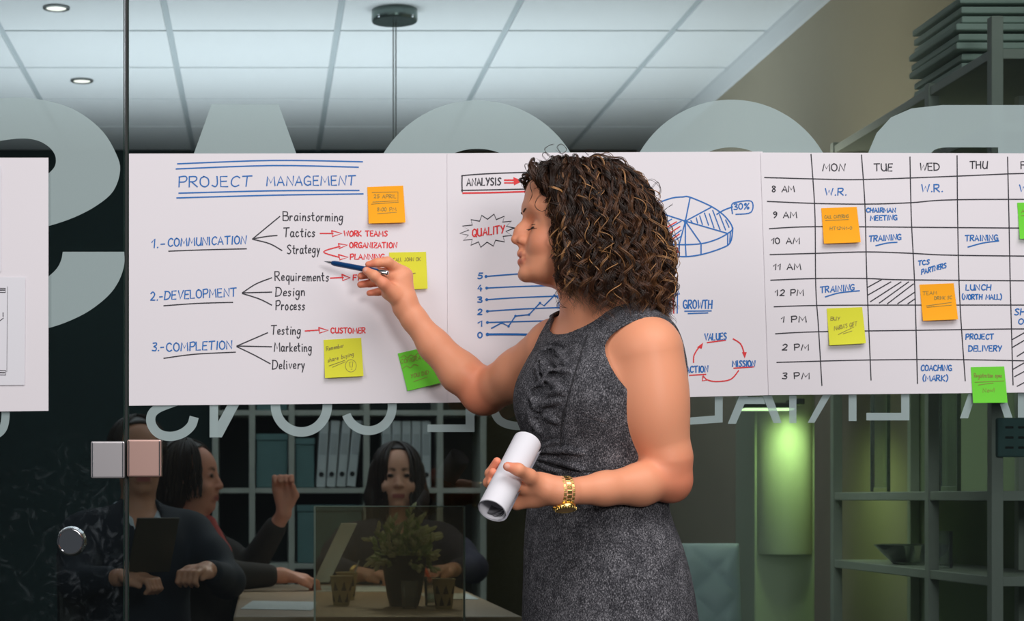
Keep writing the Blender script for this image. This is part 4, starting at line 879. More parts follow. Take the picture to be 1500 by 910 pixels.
# --- eyes, lashes, brows
M_lash = mat('dark_lashes', lin(38, 24, 20), 0.6); M_brow = mat('eyebrow_hair', lin(70, 44, 32), 0.8)
for s in (-1, 1):
    eb = lambda ph, dy: hp(785.5 - 0.0129 * PXM * math.cos(ph), 335.5 + dy, (0.031 + 0.0149 * math.sin(ph)) * s)
    MB().tube([eb(ph, 2.6 - 1.2 * abs(ph) / 1.2) for ph in np.linspace(-0.9, 1.25, 10)], [0.0006, 0.0013, 0.0017, 0.0019, 0.0020, 0.0020, 0.0019, 0.0016, 0.0012, 0.0006], 6).build('eyelashes', M_lash, W, True)
    MB().tube([eb(ph, -3.0 + 1.0 * abs(ph) / 1.2) + V3((0.0004, 0, 0)) for ph in np.linspace(-0.6, 1.2, 8)], [0.0003, 0.0006, 0.0007, 0.0007, 0.0007, 0.0006, 0.0005, 0.0003], 5).build('eyelid_crease', M_brow, W, True)
    mb = MB()
    for i in range(11):
        ph = -0.4 + 1.6 * i / 10; a = eb(ph, 2.4); dd = V3((-math.cos(ph), -math.sin(ph) * s, 0)); mb.tube([a, a + dd * 0.005 + V3((0, 0, -0.0028)), a + dd * 0.0095 + V3((0, 0, -0.0018))], [0.0006, 0.00045, 0.0001], 4)
    mb.build('eyelash_hairs', M_lash, W)
    MB().tube([hp(765.5, 312, 0.012 * s), hp(767, 309.5, 0.022 * s), hp(771, 307.5, 0.036 * s), hp(779, 307.5, 0.0475 * s), hp(788, 311, 0.0560 * s)], [0.0014, 0.0026, 0.0026, 0.0020, 0.0008], 6).build('eyebrow', M_brow, W, True)

# --- curly hair: a dark under-layer and individual curled strands
hair = Field()
hair.ell(hp(858, 304), (0.098, 0.084, 0.090), None, 0.03); hair.ell(hp(818, 262), (0.052, 0.062, 0.036), None, 0.02); hair.ell(hp(880, 346), (0.090, 0.092, 0.090), None, 0.05); hair.ell(hp(882, 392), (0.074, 0.088, 0.050), None, 0.05)
def hair_cut(P, d):                           # keep the face free
    y = CY - (P[:, 2] - CAM_H) * PXM; x = CX + P[:, 0] * PXM
    return np.maximum(d, (np.interp(y, [230, 262, 300, 345, 400, 460], [770, 776, 800, 808, 816, 832]) - x) / PXM)
hair.extra = hair_cut
hv, hf = hair.mesh(0.004)
M_under = mat('dark_hair_under', lin(30, 19, 13), 0.7)
hobj = np_mesh('hair', hv, hf, M_under, W)
hobj['label'] = 'chin-length curly brown hair with blond highlights'
HC = hp(878, 330)
def strand_paths(n):
    out = []
    C1, R1_ = hp(858, 308), V3((0.104, 0.090, 0.094)); C2, R2_ = hp(882, 364), V3((0.100, 0.102, 0.094))
    for i in range(n):
        # root on the scalp: crown, sides and back
        while True:
            u = rng.normal(size=3); u /= np.linalg.norm(u)
            if u[2] < -0.35: continue
            if u[0] < -0.62 and u[2] < 0.36: continue
            if u[1] > 0.35 and rng.random() < 0.7: continue
            break
        layer = rng.random() ** 0.8
        p = C1 + u * R1_ * 0.95; P = [p.copy()]
        hz = V3((u[0] + 0.15, u[1], 0)); hz /= np.linalg.norm(hz) + 0.15
        L = rng.uniform(0.24, 0.40); step = 0.006; n_st = int(L / step); ydrop = rng.uniform(450, 494) - 12 * (layer < 0.3)
        side = V3((u[0] * 0.5 + 0.10, u[1] * 0.6, 0))
        dirv = u * 0.30 + hz * 0.9
        for k in range(n_st):
            t = k / n_st
            g_ = V3((0.08, 0, -1.0)) + side * (0.30 - 0.25 * t) * (1 + layer)
            dirv = dirv * 0.80 + g_ * 0.20 * (0.6 + t); dirv /= np.linalg.norm(dirv); p = p + dirv * step
            grow = 1.0 + 0.14 * layer * min(1, k / 6)
            for C, R_ in ((C1, R1_), (C2, R2_)):
                q = (p - C) / (R_ * grow); m = np.linalg.norm(q)
                if m < 1: p = C + q / m * R_ * grow
            y = CY - (p[2] - CAM_H) * PXM; x = CX + p[0] * PXM
            fb = np.interp(y, [215, 232, 246, 264, 284, 300, 345, 400, 430, 470], [792, 778, 773, 780, 793, 802, 808, 808, 812, 820]) + 12 * (1 - layer) + (34 if p[1] > -HEADD + 0.015 and y > 385 else 0)
            if x < fb: p[0] += (fb - x) / PXM
            fb2 = np.interp(y, [230, 260, 320, 390, 440], [905, 930, 954, 968, 958])
            if x > fb2: p[0] -= (x - fb2) / PXM
            ty = 236 - 6 * layer
            if y < ty: p[2] -= (ty - y) / PXM
            P.append(p.copy())
            if y > ydrop - np.clip(850 - x, 0, 40) * 0.9: break
        if len(P) > 10: out.append((np.array(P), layer, u))
    return out
def front_paths(n):                           # locks rooted along the front hairline, falling over the temple
    out = []; C1, R1_ = hp(853, 308), V3((0.100, 0.084, 0.096))
    for i in range(n):
        x0, y0, l0 = rng.uniform(776, 850), rng.uniform(236, 262), rng.uniform(-0.045, 0.060)
        p = hp(x0, y0 + max(0, 800 - x0) * 0.2, l0); P = [p.copy()]; dirv = V3((-0.25 + rng.normal() * 0.2, -0.75 if l0 > -0.015 else 0.6, 0.35)); L = rng.uniform(0.08, 0.22); lay = rng.random()
        for k in range(int(L / 0.006)):
            dirv = dirv * 0.82 + V3((0.10, 0, -1.0)) * 0.18; dirv /= np.linalg.norm(dirv); p = p + dirv * 0.006
            g_ = 1.0 + 0.16 * lay * min(1, k / 4); q = (p - C1) / (R1_ * g_); m = np.linalg.norm(q)
            if m < 1: p = C1 + q / m * R1_ * g_
            y = CY - (p[2] - CAM_H) * PXM; x = CX + p[0] * PXM
            fb = np.interp(y, [215, 232, 246, 264, 284, 300, 345, 400, 430, 470], [786, 773, 769, 775, 789, 799, 805, 807, 812, 820]) + 6 * (1 - lay)
            if x < fb: p[0] += (fb - x) / PXM
            if y < 232: p[2] -= (232 - y) / PXM
            P.append(p.copy())
        out.append((np.array(P), lay, None))
    return out
def curl(P, r, wl, ph, start=5):
    n = len(P); T = np.gradient(P, axis=0); T /= np.linalg.norm(T, axis=1)[:, None] + 1e-9
    ref = V3((0.3, 0.2, 1)); A = np.cross(T, ref); A /= np.linalg.norm(A, axis=1)[:, None] + 1e-9; Bn = np.cross(T, A)
    s = np.concatenate([[0], np.cumsum(np.linalg.norm(np.diff(P, axis=0), axis=1))]); hand = 1 if (int(ph * 1000) % 2) else -1; a = hand * (2 * math.pi * s / wl * (1 + 0.35 * s / s[-1]) + 1.1 * np.sin(s / 0.037 + ph * 3)) + ph
    env = r * np.clip(np.arange(n) / start, 0.1, 1) * (0.55 + 0.85 * s / s[-1]) * (1 + 0.35 * np.sin(s / 0.05 + ph * 5))
    return P + (A * np.cos(a)[:, None] + Bn * np.sin(a)[:, None]) * env[:, None]
def resample(P, k):
    s = np.concatenate([[0], np.cumsum(np.linalg.norm(np.diff(P, axis=0), axis=1))]); t = np.linspace(0, s[-1], int(s[-1] / k) + 2)
    return np.stack([np.interp(t, s, P[:, c]) for c in range(3)], 1)
SV, SF, SCOL = [], [], []; vo = 0
def add_strand(P, r, c0, c1, n=3):
    global vo
    m = len(P); T = np.gradient(P, axis=0); T /= np.linalg.norm(T, axis=1)[:, None] + 1e-9
    A = np.cross(T, V3((0.31, -0.8, 0.5))); A /= np.linalg.norm(A, axis=1)[:, None] + 1e-9; Bn = np.cross(T, A); t = np.linspace(0, 1, m)
    rad = r * np.clip((1 - t) * 6, 0.15, 1); vs = np.stack([P + (A * math.cos(2 * math.pi * k / n) + Bn * math.sin(2 * math.pi * k / n)) * rad[:, None] for k in range(n)], 1).reshape(-1, 3)
    i = np.arange(m - 1)[:, None] * n; k = np.arange(n)[None]; k2 = (k + 1) % n
    SF.append(np.stack([i + k, i + k2, i + n + k2, i + n + k], -1).reshape(-1, 4) + vo); SV.append(vs); vo += len(vs)
    SCOL.append(np.repeat(c0[None] * (1 - t[:, None]) + c1[None] * t[:, None], n, 0))
DARK, MID, GOLD, LITE = V3(lin(40, 25, 17)[:3]), V3(lin(80, 50, 33)[:3]), V3(lin(200, 148, 96)[:3]), V3(lin(122, 84, 54)[:3])
for P, layer, u in strand_paths(520) + front_paths(95):
    P = resample(P, 0.0035); r0 = rng.uniform(0.0040, 0.0085); wl = rng.uniform(0.050, 0.095); ph = rng.uniform(0, 6.28)
    wob = np.stack([np.sin(np.linspace(0, rng.uniform(4, 9), len(P)) + rng.uniform(0, 6)) for _ in range(3)], 1) * rng.uniform(0.001, 0.005); P = P + wob * np.linspace(0, 1, len(P))[:, None]
    pick = rng.random(); c = DARK * rng.uniform(0.6, 1.2); ce = DARK * 1.4
    if pick > 0.45: c = DARK * 0.7 + MID * 0.3; ce = MID
    if pick > 0.83: c = MID * 0.8; ce = LITE
    for q in range(rng.integers(9, 15)):
        o = rng.normal(size=3) * 0.0022
        Q = curl(P + o * np.linspace(0.4, 1.4, len(P))[:, None], r0 * rng.uniform(0.88, 1.12), wl, ph)
        cc = rng.uniform(0.7, 1.3); add_strand(Q[: max(8, int(len(Q) * rng.uniform(0.82, 1)))], rng.uniform(0.00040, 0.00075), c * cc, ce * cc)
for P, layer, u in strand_paths(260):
    if layer < 0.55: continue
    P = resample(P, 0.0035); k0 = int(len(P) * rng.uniform(0.0, 0.35)); k1 = k0 + int(rng.uniform(22, 66)); P = P[k0:k1]
    if len(P) < 12: continue
    n0 = (P - HC); n0 /= np.linalg.norm(n0, axis=1)[:, None]; Q0 = curl(P + n0 * 0.004, rng.uniform(0.0055, 0.011), rng.uniform(0.06, 0.11), rng.uniform(0, 6.28)); br = rng.uniform(0.55, 1.25)
    for q in range(rng.integers(1, 4)): add_strand(Q0 + rng.normal(size=3) * 0.0012, rng.uniform(0.0006, 0.0010), MID, GOLD * br)
# loose curls standing off the outline
def loose(pts, l, r=0.00042, c=DARK):
    P = np.array([hp(x, y + (7 if y < 240 else 0), l + 0.004 * i) for i, (x, y) in enumerate(pts)]); add_strand(np.array(catmull(list(P), 8)), r, c, c * 1.3)
for pts, l in (([(822, 226), (812, 214), (818, 210), (825, 218), (818, 224), (808, 220)], 0.03), ([(800, 236), (790, 226), (796, 222), (801, 230), (790, 236), (780, 232)], 0.03), ([(860, 224), (853, 218), (862, 217), (870, 224), (884, 232)], 0.02), ([(800, 225), (794, 217), (800, 211), (808, 212)], 0.03),
               ([(948, 282), (960, 270), (962, 286), (952, 292)], 0.02), ([(935, 272), (950, 268), (960, 280), (958, 292)], 0.03), ([(970, 372), (986, 366), (985, 382), (975, 380)], 0.03), ([(968, 345), (984, 352), (986, 370), (970, 375)], 0.04), ([(975, 405), (986, 402), (984, 425), (968, 430)], 0.03),
               ([(778, 240), (766, 246), (768, 256), (778, 252), (772, 264)], 0.03), ([(790, 264), (772, 275), (773, 292), (768, 303)], 0.045), ([(800, 290), (783, 296), (776, 310), (786, 318), (798, 312)], 0.062), ([(806, 330), (798, 350), (802, 372), (794, 388)], 0.072), ([(810, 300), (794, 310), (790, 322), (802, 330), (808, 344)], 0.066),
               ([(820, 400), (808, 420), (814, 440), (806, 450)], 0.06), ([(812, 428), (806, 436), (812, 452), (822, 456)], 0.055), ([(868, 440), (872, 455), (868, 470), (875, 478), (880, 476)], 0.07), ([(930, 460), (920, 472), (930, 478), (944, 470)], 0.06), ([(960, 450), (950, 465), (962, 468), (968, 456)], 0.04), ([(985, 300), (972, 312), (980, 330)], 0.0)):
    for j in range(2): loose([(x + rng.normal() * 0.8, y + rng.normal() * 0.8) for x, y in pts], l + 0.002 * j)
M_hair = mat('curly_hair', DARK_L := (*DARK, 1), 0.34, spec=0.55, attr='tint')
curls = np_mesh('curls', np.concatenate(SV), np.concatenate(SF), M_hair, hobj, True, np.concatenate(SCOL))

# --- pen
PA = (V3(PEN1) - PEN0); PL = np.linalg.norm(PA); PA /= PL
pen = empty('pen', tuple((V3(PEN0) + PEN1) / 2), 'dark blue ballpoint pen with silver tip held in the raised hand', 'pen')
pt = lambda t: V3(PEN0) + PA * PL * t
MB().lathe(pt(0.13), [(0.0042, 0), (0.0056, 0.006), (0.0058, PL * 0.70), (0.0056, PL * 0.72)], 20, PA).build('barrel', mat('blue_lacquer', lin(16, 62, 112), 0.25), pen, True)
M_silver = mat('silver_metal', (0.82, 0.83, 0.85, 1), 0.18, 1.0)
MB().lathe(pt(0.0), [(0.0005, 0), (0.0011, 0.003), (0.0018, 0.006), (0.0041, PL * 0.13)], 16, PA).build('tip', M_silver, pen, True)
MB().lathe(pt(0.85), [(0.0057, 0), (0.0060, 0.001), (0.0060, PL * 0.13), (0.0050, PL * 0.14), (0.003, PL * 0.15)], 20, PA).build('end_cap', M_silver, pen, True)
cu = V3((0, -1, -0.35)); cu -= PA * (cu @ PA); cu /= np.linalg.norm(cu)
MB().tube([pt(0.985) + cu * 0.006, pt(0.95) + cu * 0.0085, pt(0.62) + cu * 0.0072], [0.0012, 0.0014, 0.001], 6).build('clip', M_silver, pen, True)

# --- rolled paper
ax = (V3(R1) - R0); RL = np.linalg.norm(ax); ax /= RL
e1 = np.cross(ax, UP); e1 /= np.linalg.norm(e1); e2 = np.cross(ax, e1)
vs = []; fs = []; NA, NT = 110, 14; turns = 2.3; RPH = 0.6
for i in range(NA + 1):
    a = 2 * math.pi * turns * i / NA; rr = RR - 0.0018 * (1 - i / NA) * turns - (0 if i < NA * .93 else -0.0016 * (i - NA * .93) / (NA * .07))
    for j in range(NT + 1):
        t = j / NT; vs.append(V3(R0) + ax * RL * t + (e1 * math.cos(a + RPH) + e2 * math.sin(a + RPH)) * rr)
for i in range(NA):
    for j in range(NT): q = i * (NT + 1) + j; fs.append((q, q + 1, q + NT + 2, q + NT + 1))
roll = pydata('paper_roll', vs, fs, M_print, None, True)
tag(roll, 'rolled-up white paper held in the left hand with the watch', 'paper roll')
mb = MB()
for j in range(9):
    t = 0.86 + 0.013 * j; P = []
    for a in np.linspace(0.6, 2.6, 14): P.append(V3(R0) + ax * RL * (t + 0.004 * math.sin(a * 9 + j)) + (e1 * math.cos(a) + e2 * math.sin(a)) * (RR - 0.0068))
    mb.tube(P, 0.0006, 4)
mb.build('print', M_black, roll)

# --- wristwatch
wa = V3(at(845, 722, .632)) - V3(at(805, 722, .644)); wa /= np.linalg.norm(wa); wc = V3(at(826, 721, 0.640))
w2 = UP - wa * (UP @ wa); w2 /= np.linalg.norm(w2); w1 = np.cross(w2, wa); w1 = -w1 if w1[1] > 0 else w1      # w2 up, w1 towards the camera
M_gold = mat('polished_gold', (0.90, 0.62, 0.20, 1), 0.22, 1.0); M_gold2 = mat('brushed_gold', (0.80, 0.55, 0.20, 1), 0.38, 1.0); M_dial = mat('champagne_dial', (0.75, 0.45, 0.18, 1), 0.4, 0.3)
watch = empty('wristwatch', tuple(wc), 'gold wristwatch with link bracelet on the left wrist', 'watch')
br1, br2 = MB(), MB(); rw = 0.0262; NL = 22
wo = lambda a, r=rw: wc + (w1 * math.cos(a) * 0.96 + w2 * math.sin(a)) * r
for i in range(NL):
    a = -math.pi / 2 + 2 * math.pi * (i + 0.5) / NL
    if abs((a + math.pi / 2 + math.pi) % (2 * math.pi) - math.pi) < 0.50: continue
    rad = (w1 * math.cos(a) + w2 * math.sin(a)); tan = np.cross(wa, rad); Rm = Matrix((wa, tan, rad)).transposed(); arc = 2 * math.pi * rw / NL
    for dx, wd, B_, dr_, da in ((-0.0078, 0.0052, br2, 0, 0.5), (0.0078, 0.0052, br2, 0, 0.5), (0, 0.0088, br1, 0.0006, 0)):
        aa = a + da * 2 * math.pi / NL; rad = (w1 * math.cos(aa) + w2 * math.sin(aa)); tan = np.cross(wa, rad); Rm = Matrix((wa, tan, rad)).transposed()
        B_.box(wo(aa) + wa * dx + rad * dr_, (wd, arc * 0.90, 0.0030), Rm, 0.0009)
br2.build('bracelet', M_gold2, watch); br1.build('centre_links', M_gold, watch)
ca = -math.pi / 2 + 0.30; cr = w1 * math.cos(ca) + w2 * math.sin(ca); cb = wo(ca, rw - 0.002)
MB().lathe(cb, [(0.0165, 0), (0.0185, 0.002), (0.0185, 0.0065), (0.0172, 0.009), (0.0158, 0.0098), (0.0150, 0.0085)], 36, cr).build('case', M_gold, watch, True)
MB().lathe(cb + cr * 0.0084, [(0.0152, 0), (0.0152, 0.0004), (0, 0.0005)], 30, cr).build('dial', M_dial, watch)
ct = np.cross(cr, wa); mb = MB()
for k in range(24): a = 2 * math.pi * k / 24; mb.box(cb + cr * 0.0078 + (wa * math.cos(a) + ct * math.sin(a)) * 0.0183, (0.0012, 0.0012, 0.003), None, 0.0003)
mb.build('bezel', M_gold, watch)
mb = MB().lathe(cb + cr * 0.0045 - wa * 0.0185, [(0.0022, 0), (0.0030, 0.001), (0.0030, 0.0045), (0.002, 0.005)], 14, -wa)
for dd in (-0.0075, 0.0075):
    dv_ = -wa * 0.93 + ct * (dd / 0.0185); dv_ /= np.linalg.norm(dv_); mb.lathe(cb + cr * 0.0045 + dv_ * 0.018, [(0.0018, 0), (0.0022, 0.001), (0.0022, 0.0038), (0.0015, 0.004)], 12, dv_)
mb.build('crown', M_gold, watch, True)
# ------------------------------------------------------------------ the room beyond the glass; reflected people and furniture added as solid objects
def wz(x, y, z): return px(x, y, CAM_D - z)          # pixel + distance from the camera
M_shelf = mat('pale_shelf_laminate', lin(184, 188, 178), 0.55, noise=(12, 0.04))
M_shelfd = mat('dark_shelf_back', lin(30, 42, 42), 0.8)
M_binder = mat('white_binder_card', lin(205, 212, 212), 0.6)
M_teal = mat('teal_grey_box', lin(96, 132, 132), 0.7, noise=(14, 0.05))
M_dkwood = mat('dark_brown_wood', lin(58, 52, 40), 0.6, noise=(9, 0.12))
M_table = mat('light_wood_table', lin(176, 150, 122), 0.4, noise=(7, 0.05))
M_brass = mat('dull_metal', lin(120, 122, 120), 0.4, 0.8)
M_clear = glass_mat('clear_glassware', (0.96, 0.98, 0.97), 1.0, film=0.12, filmcol=(0.8, 0.85, 0.84, 1))
M_dark = mat('dark_plastic', lin(26, 28, 30), 0.45)

# --- ceiling lights and pendant
def downlight(p, label):
    e = empty('ceiling_downlight', p, label, 'ceiling light', 'recessed ceiling lights'); x, y, z = p
    MB().lathe((x, y, z), [(0.046, 0.004), (0.046, -0.006), (0.040, -0.009), (0.035, -0.006), (0.034, 0.004)], 28).build('ring', M_brass, e, True)
    MB().lathe((x, y, z - 0.0045), [(0.033, 0), (0.033, 0.002)], 24).build('lens', mat('lit_lamp_lens', (1, 0.95, 0.85, 1), 0.5, emit=((1, 0.93, 0.8, 1), 1.7)), e)
downlight((-0.702, 6.66 - CAM_D, FH), 'small round recessed light, nearer one above the door')
downlight((-0.722, 7.82 - CAM_D, FH), 'small round recessed light, farther one just above the frosted S')
pc = wz(578, 14, 6.70); pc.z = FH
pen_l = empty('pendant_lamp', pc, 'round grey metal pendant canopy with twin cords on the ceiling', 'pendant lamp')
M_canopy = mat('canopy_metal', lin(118, 132, 128), 0.25, 0.75)
MB().lathe(pc, [(0.070, 0.008), (0.078, 0.0), (0.079, -0.036), (0.076, -0.041), (0.0, -0.042)], 40).build('canopy', M_canopy, pen_l, True)
for s in (-1, 1):
    MB().lathe(pc + Vector((s * 0.056, -0.052, -0.032)), [(0.005, 0), (0.005, 0.004), (0.003, 0.006)], 12, (s * 0.6, -0.8, -0.2)).build('screw', M_chrome2, pen_l)
    MB().tube([pc + Vector((s * 0.0045, 0, -0.03)), pc + Vector((s * 0.0045, 0, -0.72))], 0.0022, 6).build('cord', M_brass, pen_l)
MB().lathe(pc + Vector((0, 0, -0.90)), [(0.11, 0), (0.10, 0.02), (0.05, 0.14), (0.02, 0.19)], 32).build('lamp_shade', M_canopy, pen_l, True)
spot('wall_fill_spot', (0.95, 1.75, 1.72), (1.95, 1.55, 2.35), 26, 105, 1.0, 0.15, (1.0, 0.93, 0.80))  # added spot standing apart from the pendant, brightens the right wall

spot('pendant_downlight', tuple(pc + Vector((0, 0, -0.93))), (0.36, 1.75, 0.75), 24, 80, 0.9, 0.08, (1.0, 0.93, 0.82))
spot('shelf_fill_spot', (0.95, 1.2, 1.9), (1.80, 0.9, 0.95), 16, 75, 1.0, 0.2, (0.82, 1.0, 0.74))  # added greenish fill for the shelving, has no fixture
# --- bookcase against the back wall, with binders and boxes
bx0, bx1 = -0.22, 1.02; by0, by1 = 5.02, 5.38
bc = empty('bookcase', ((bx0 + bx1) / 2, 5.2, 0), 'tall pale bookcase with binders against the back wall', 'bookcase')
for x in (bx0, -0.05, 0.133, 0.48, 0.82, bx1): MB().lo_hi((x - 0.014, by0, 0), (x + 0.014, by1, 2.0), 0.002).build('upright', M_shelf, bc)
SHZ = (0.08, 0.42, 0.735, 1.085, 1.445, 1.985)
for z in SHZ: MB().lo_hi((bx0, by0 + 0.004, z - 0.012), (bx1, by1, z + 0.012), 0.002).build('shelf', M_shelf, bc)
MB().lo_hi((bx0, by1 - 0.005, 0), (bx1, by1, 2.0)).build('back_panel', M_shelfd, bc)
def binder_src():
    e = empty('ring_binder', (0, 0, 0)); MB().box((0, 0.11, 0.155), (0.042, 0.22, 0.31), None, 0.004).build('cover', M_binder, e)
    MB().lathe((0, -0.001, 0.06), [(0.012, 0), (0.012, 0.002), (0.008, 0.002)], 14, (0, -1, 0)).build('finger_hole', M_dark, e)
    MB().box((0, -0.0012, 0.20), (0.030, 0.001, 0.10), None, 0.0003).build('spine_label', mat('spine_label_paper', lin(180, 186, 188), 0.7), e); return e
def put_copy(src, first, loc, rot, label, cat, group):
    e = src if first else src.copy()
    if not first:
        COL.objects.link(e)
        for ch in src.children:
            c = ch.copy(); COL.objects.link(c); c.parent = e
            for g2 in ch.children:
                c2 = g2.copy(); COL.objects.link(c2); c2.parent = c
    e.location = loc; e.rotation_euler = rot; return tag(e, label, cat, group)
bsrc = binder_src(); spots = []
for i in range(4): spots.append((0.268 + 0.047 * i, 1.0975 + 0.0030 * (1 + 0.3 * i), 0.06 + 0.015 * i, 'lean'))
for i in range(5): spots.append((0.575 + 0.046 * i, 1.098, 0.0, 'up'))
for i in range(5): spots.append((0.53 + 0.046 * i, 0.748, 0.0, 'low'))
names = {'lean': 'white ring binder leaning in the row behind the frosted mirrored C', 'up': 'white ring binder upright on the shelf right of the seated woman\'s head', 'low': 'white ring binder on the low shelf behind the paper roll'}
groups = {'lean': 'leaning binders', 'up': 'upright binders', 'low': 'binders on the low shelf'}
for n, (x, z, ry, kd) in enumerate(spots): put_copy(bsrc, n == 0, (x, by0 + 0.035, z), (0, ry, 0), names[kd], 'binder', groups[kd])
def storage_box(x0, x1, z0, h, label):
    e = empty('storage_box', ((x0 + x1) / 2, 5.18, z0), label, 'box', 'boxes in the bookcase')
    MB().lo_hi((x0, by0 + 0.03, z0), (x1, by1 - 0.03, z0 + h), 0.005).build('body', M_teal, e)
    MB().lo_hi((x0 - 0.003, by0 + 0.025, z0 + h), (x1 + 0.003, by1 - 0.026, z0 + h + 0.03), 0.004).build('lid', M_teal, e)
storage_box(-0.03, 0.115, 1.458, 0.25, 'teal grey storage box on the upper shelf, at the narrow left bay')
storage_box(0.152, 0.238, 1.098, 0.20, 'teal grey storage box beside the leaning white binders')
storage_box(-0.03, 0.115, 1.098, 0.22, 'teal grey storage box on the shelf behind the raised hand')
storage_box(0.16, 0.46, 0.748, 0.24, 'wide teal grey storage box on the lower shelf')

# --- meeting table and what stands on it
tb = empty('meeting_table', (0.30, 1.85, 0), 'light wood meeting table, a reflection modelled behind the glass', 'table')
MB().lo_hi((-0.075, 0.93, 0.715), (0.66, 2.78, 0.75), 0.006).build('table_top', M_table, tb)
for x in (-0.02, 0.60):
    for y in (1.0, 2.7): MB().lo_hi((x - 0.03, y - 0.03, 0), (x + 0.03, y + 0.03, 0.715), 0.004).build('leg', M_dkwood, tb)
TZ = 0.75
# smoked acrylic screen standing in front of the table
sc0, sc1 = wz(461, 742, 4.70), wz(680, 742, 4.70)
scn = empty('acrylic_screen', ((sc0.x + sc1.x) / 2, 0.66, 0), 'brown tinted clear screen standing in front of the meeting table', 'screen')
MB().lo_hi((sc0.x, 0.657, 0.02), (sc1.x, 0.663, sc0.z)).build('panel', glass_mat('brown_acrylic', (0.90, 0.83, 0.70), 0.4, film=0.20, filmcol=(0.62, 0.45, 0.28, 1)), scn)
ed = mat('screen_edge', lin(205, 210, 190), 0.4)
for x in (sc0.x, sc1.x): MB().lo_hi((x - 0.0022, 0.655, 0.0), (x + 0.0022, 0.665, sc0.z)).build('edge_strip', ed, scn)
MB().lo_hi((sc0.x, 0.655, sc0.z - 0.001), (sc1.x, 0.665, sc0.z + 0.0015)).build('edge_strip', ed, scn)
MB().lo_hi((sc0.x - 0.02, 0.58, 0), (sc1.x + 0.02, 0.74, 0.02), 0.004).build('foot', M_dark, scn)
# potted plant
pp = Vector((0.393, 1.41, TZ)); pl = empty('potted_plant', pp, 'bushy pale-tipped plant in a tall black pot on the table', 'plant')
MB().lathe(pp, [(0.040, 0), (0.048, 0.03), (0.064, 0.135), (0.066, 0.142), (0.060, 0.142), (0.058, 0.12)], 32).build('pot', mat('black_pot', lin(20, 22, 20), 0.4), pl, True)
MB().lathe(pp, [(0.058, 0.115), (0.057, 0.121), (0, 0.124)], 20).build('soil', mat('soil', lin(46, 36, 26), 0.95), pl)
lv_, st_ = MB(), MB(); M_leaf = mat('pale_green_leaf', lin(168, 188, 120), 0.6, noise=(60, 0.25)); M_tip = mat('cream_leaf_tip', lin(224, 222, 180), 0.6); tips = MB()
for i in range(64):
    a = random.uniform(0, 6.28); r = math.sqrt(random.random()); h = random.uniform(0.10, 0.25) * (1 - 0.35 * r * r); base = pp + Vector((0.04 * r * math.cos(a), 0.04 * r * math.sin(a), 0.11))
    top = pp + Vector((0.105 * r * math.cos(a), 0.105 * r * math.sin(a), 0.03 + h)); mid = (base + top) / 2 + Vector((0, 0, 0.01)); st_.tube([base, mid, top], 0.0018, 5)
    dn = (top - mid).normalized()
    for q in range(7):
        an = q * 0.9; sd = dn.orthogonal().normalized(); sd.rotate(Matrix.Rotation(an, 3, dn)); b0 = top - dn * (0.045 - 0.007 * q); e0 = b0 + sd * 0.014 + dn * 0.018
        (tips if q > 3 else lv_).tube([b0, (b0 + e0) / 2 + sd * 0.003, e0], [0.0025, 0.0062, 0.0012], 6)
st_.build('stem', M_leaf, pl); lv_.build('foliage', M_leaf, pl, True); tips.build('foliage_tips', M_tip, pl, True)
# paper cups
M_kraft = mat('kraft_paper_cup', lin(205, 186, 140), 0.7); M_cprint = mat('brown_cup_print', lin(92, 76, 50), 0.7)
def cup_src():
    e = empty('paper_cup', (0, 0, 0)); H_ = 0.078
    MB().lathe((0, 0, 0), [(0.0225, 0), (0.0315, H_), (0.0330, H_ + 0.001), (0.0330, H_ + 0.003), (0.0305, H_ + 0.002), (0.0225, 0.006), (0, 0.005)], 28).build('cup_body', M_kraft, e, True)
    mb = MB()
    for k in range(7):
        for row in range(2):
            a0 = 2 * math.pi * (k + 0.5 * row) / 7; z0, z1 = (0.008, 0.034) if row == 0 else (0.040, 0.066); f = lambda a, z: Vector(((0.0229 + 0.009 * z / H_) * math.cos(a), (0.0229 + 0.009 * z / H_) * math.sin(a), z))
            mb.add([f(a0 - 0.30, z0), f(a0, z0), f(a0 + 0.30, z0), f(a0 + 0.14, z1 * .5 + z0 * .5), f(a0, z1), f(a0 - 0.14, z1 * .5 + z0 * .5)], [(0, 1, 5), (1, 2, 3), (5, 1, 3), (5, 3, 4)])
    mb.build('triangle_print', M_cprint, e); return e
csrc = cup_src()
for n, (x, z, lb) in enumerate(((500, 5.52, 'kraft paper cup with brown triangles, front one left of the plant'), (508, 5.80, 'kraft paper cup behind another cup, with a stirrer in it'), (650, 5.33, 'kraft paper cup with brown triangles right of the plant'))):
    put_copy(csrc, n == 0, ((x - CX) / F_PX * z, z - CAM_D, TZ), (0, 0, 0.4 * n), lb, 'cup', 'paper cups')
c2 = wz(508, 860, 5.80); tag(MB().tube([(c2.x + 0.005, c2.y, TZ + 0.02), (c2.x + 0.036, c2.y, TZ + 0.115)], 0.0022, 6).build('stirrer', M_binder), 'white stirrer standing in the rear paper cup', 'stirrer')
def tumbler(x, z, h, r, label):
    p = ((x - CX) / F_PX * z, z - CAM_D, TZ); e = empty('drinking_glass', p, label, 'glass', 'drinking glasses')
    MB().lathe(p, [(r * 0.8, 0), (r, h), (r - 0.0015, h), (r * 0.8 - 0.001, 0.009), (0, 0.008)], 28).build('glass_wall', M_clear, e, True)
    MB().lathe(p, [(r * 0.77, 0.010), (r * 0.84, h * 0.42), (0, h * 0.42)], 24).build('water', glass_mat('water_in_glass', (0.72, 0.76, 0.72), 1.0), e, True)
tumbler(600, 5.31, 0.076, 0.024, 'clear drinking glass just in front of the black plant pot')
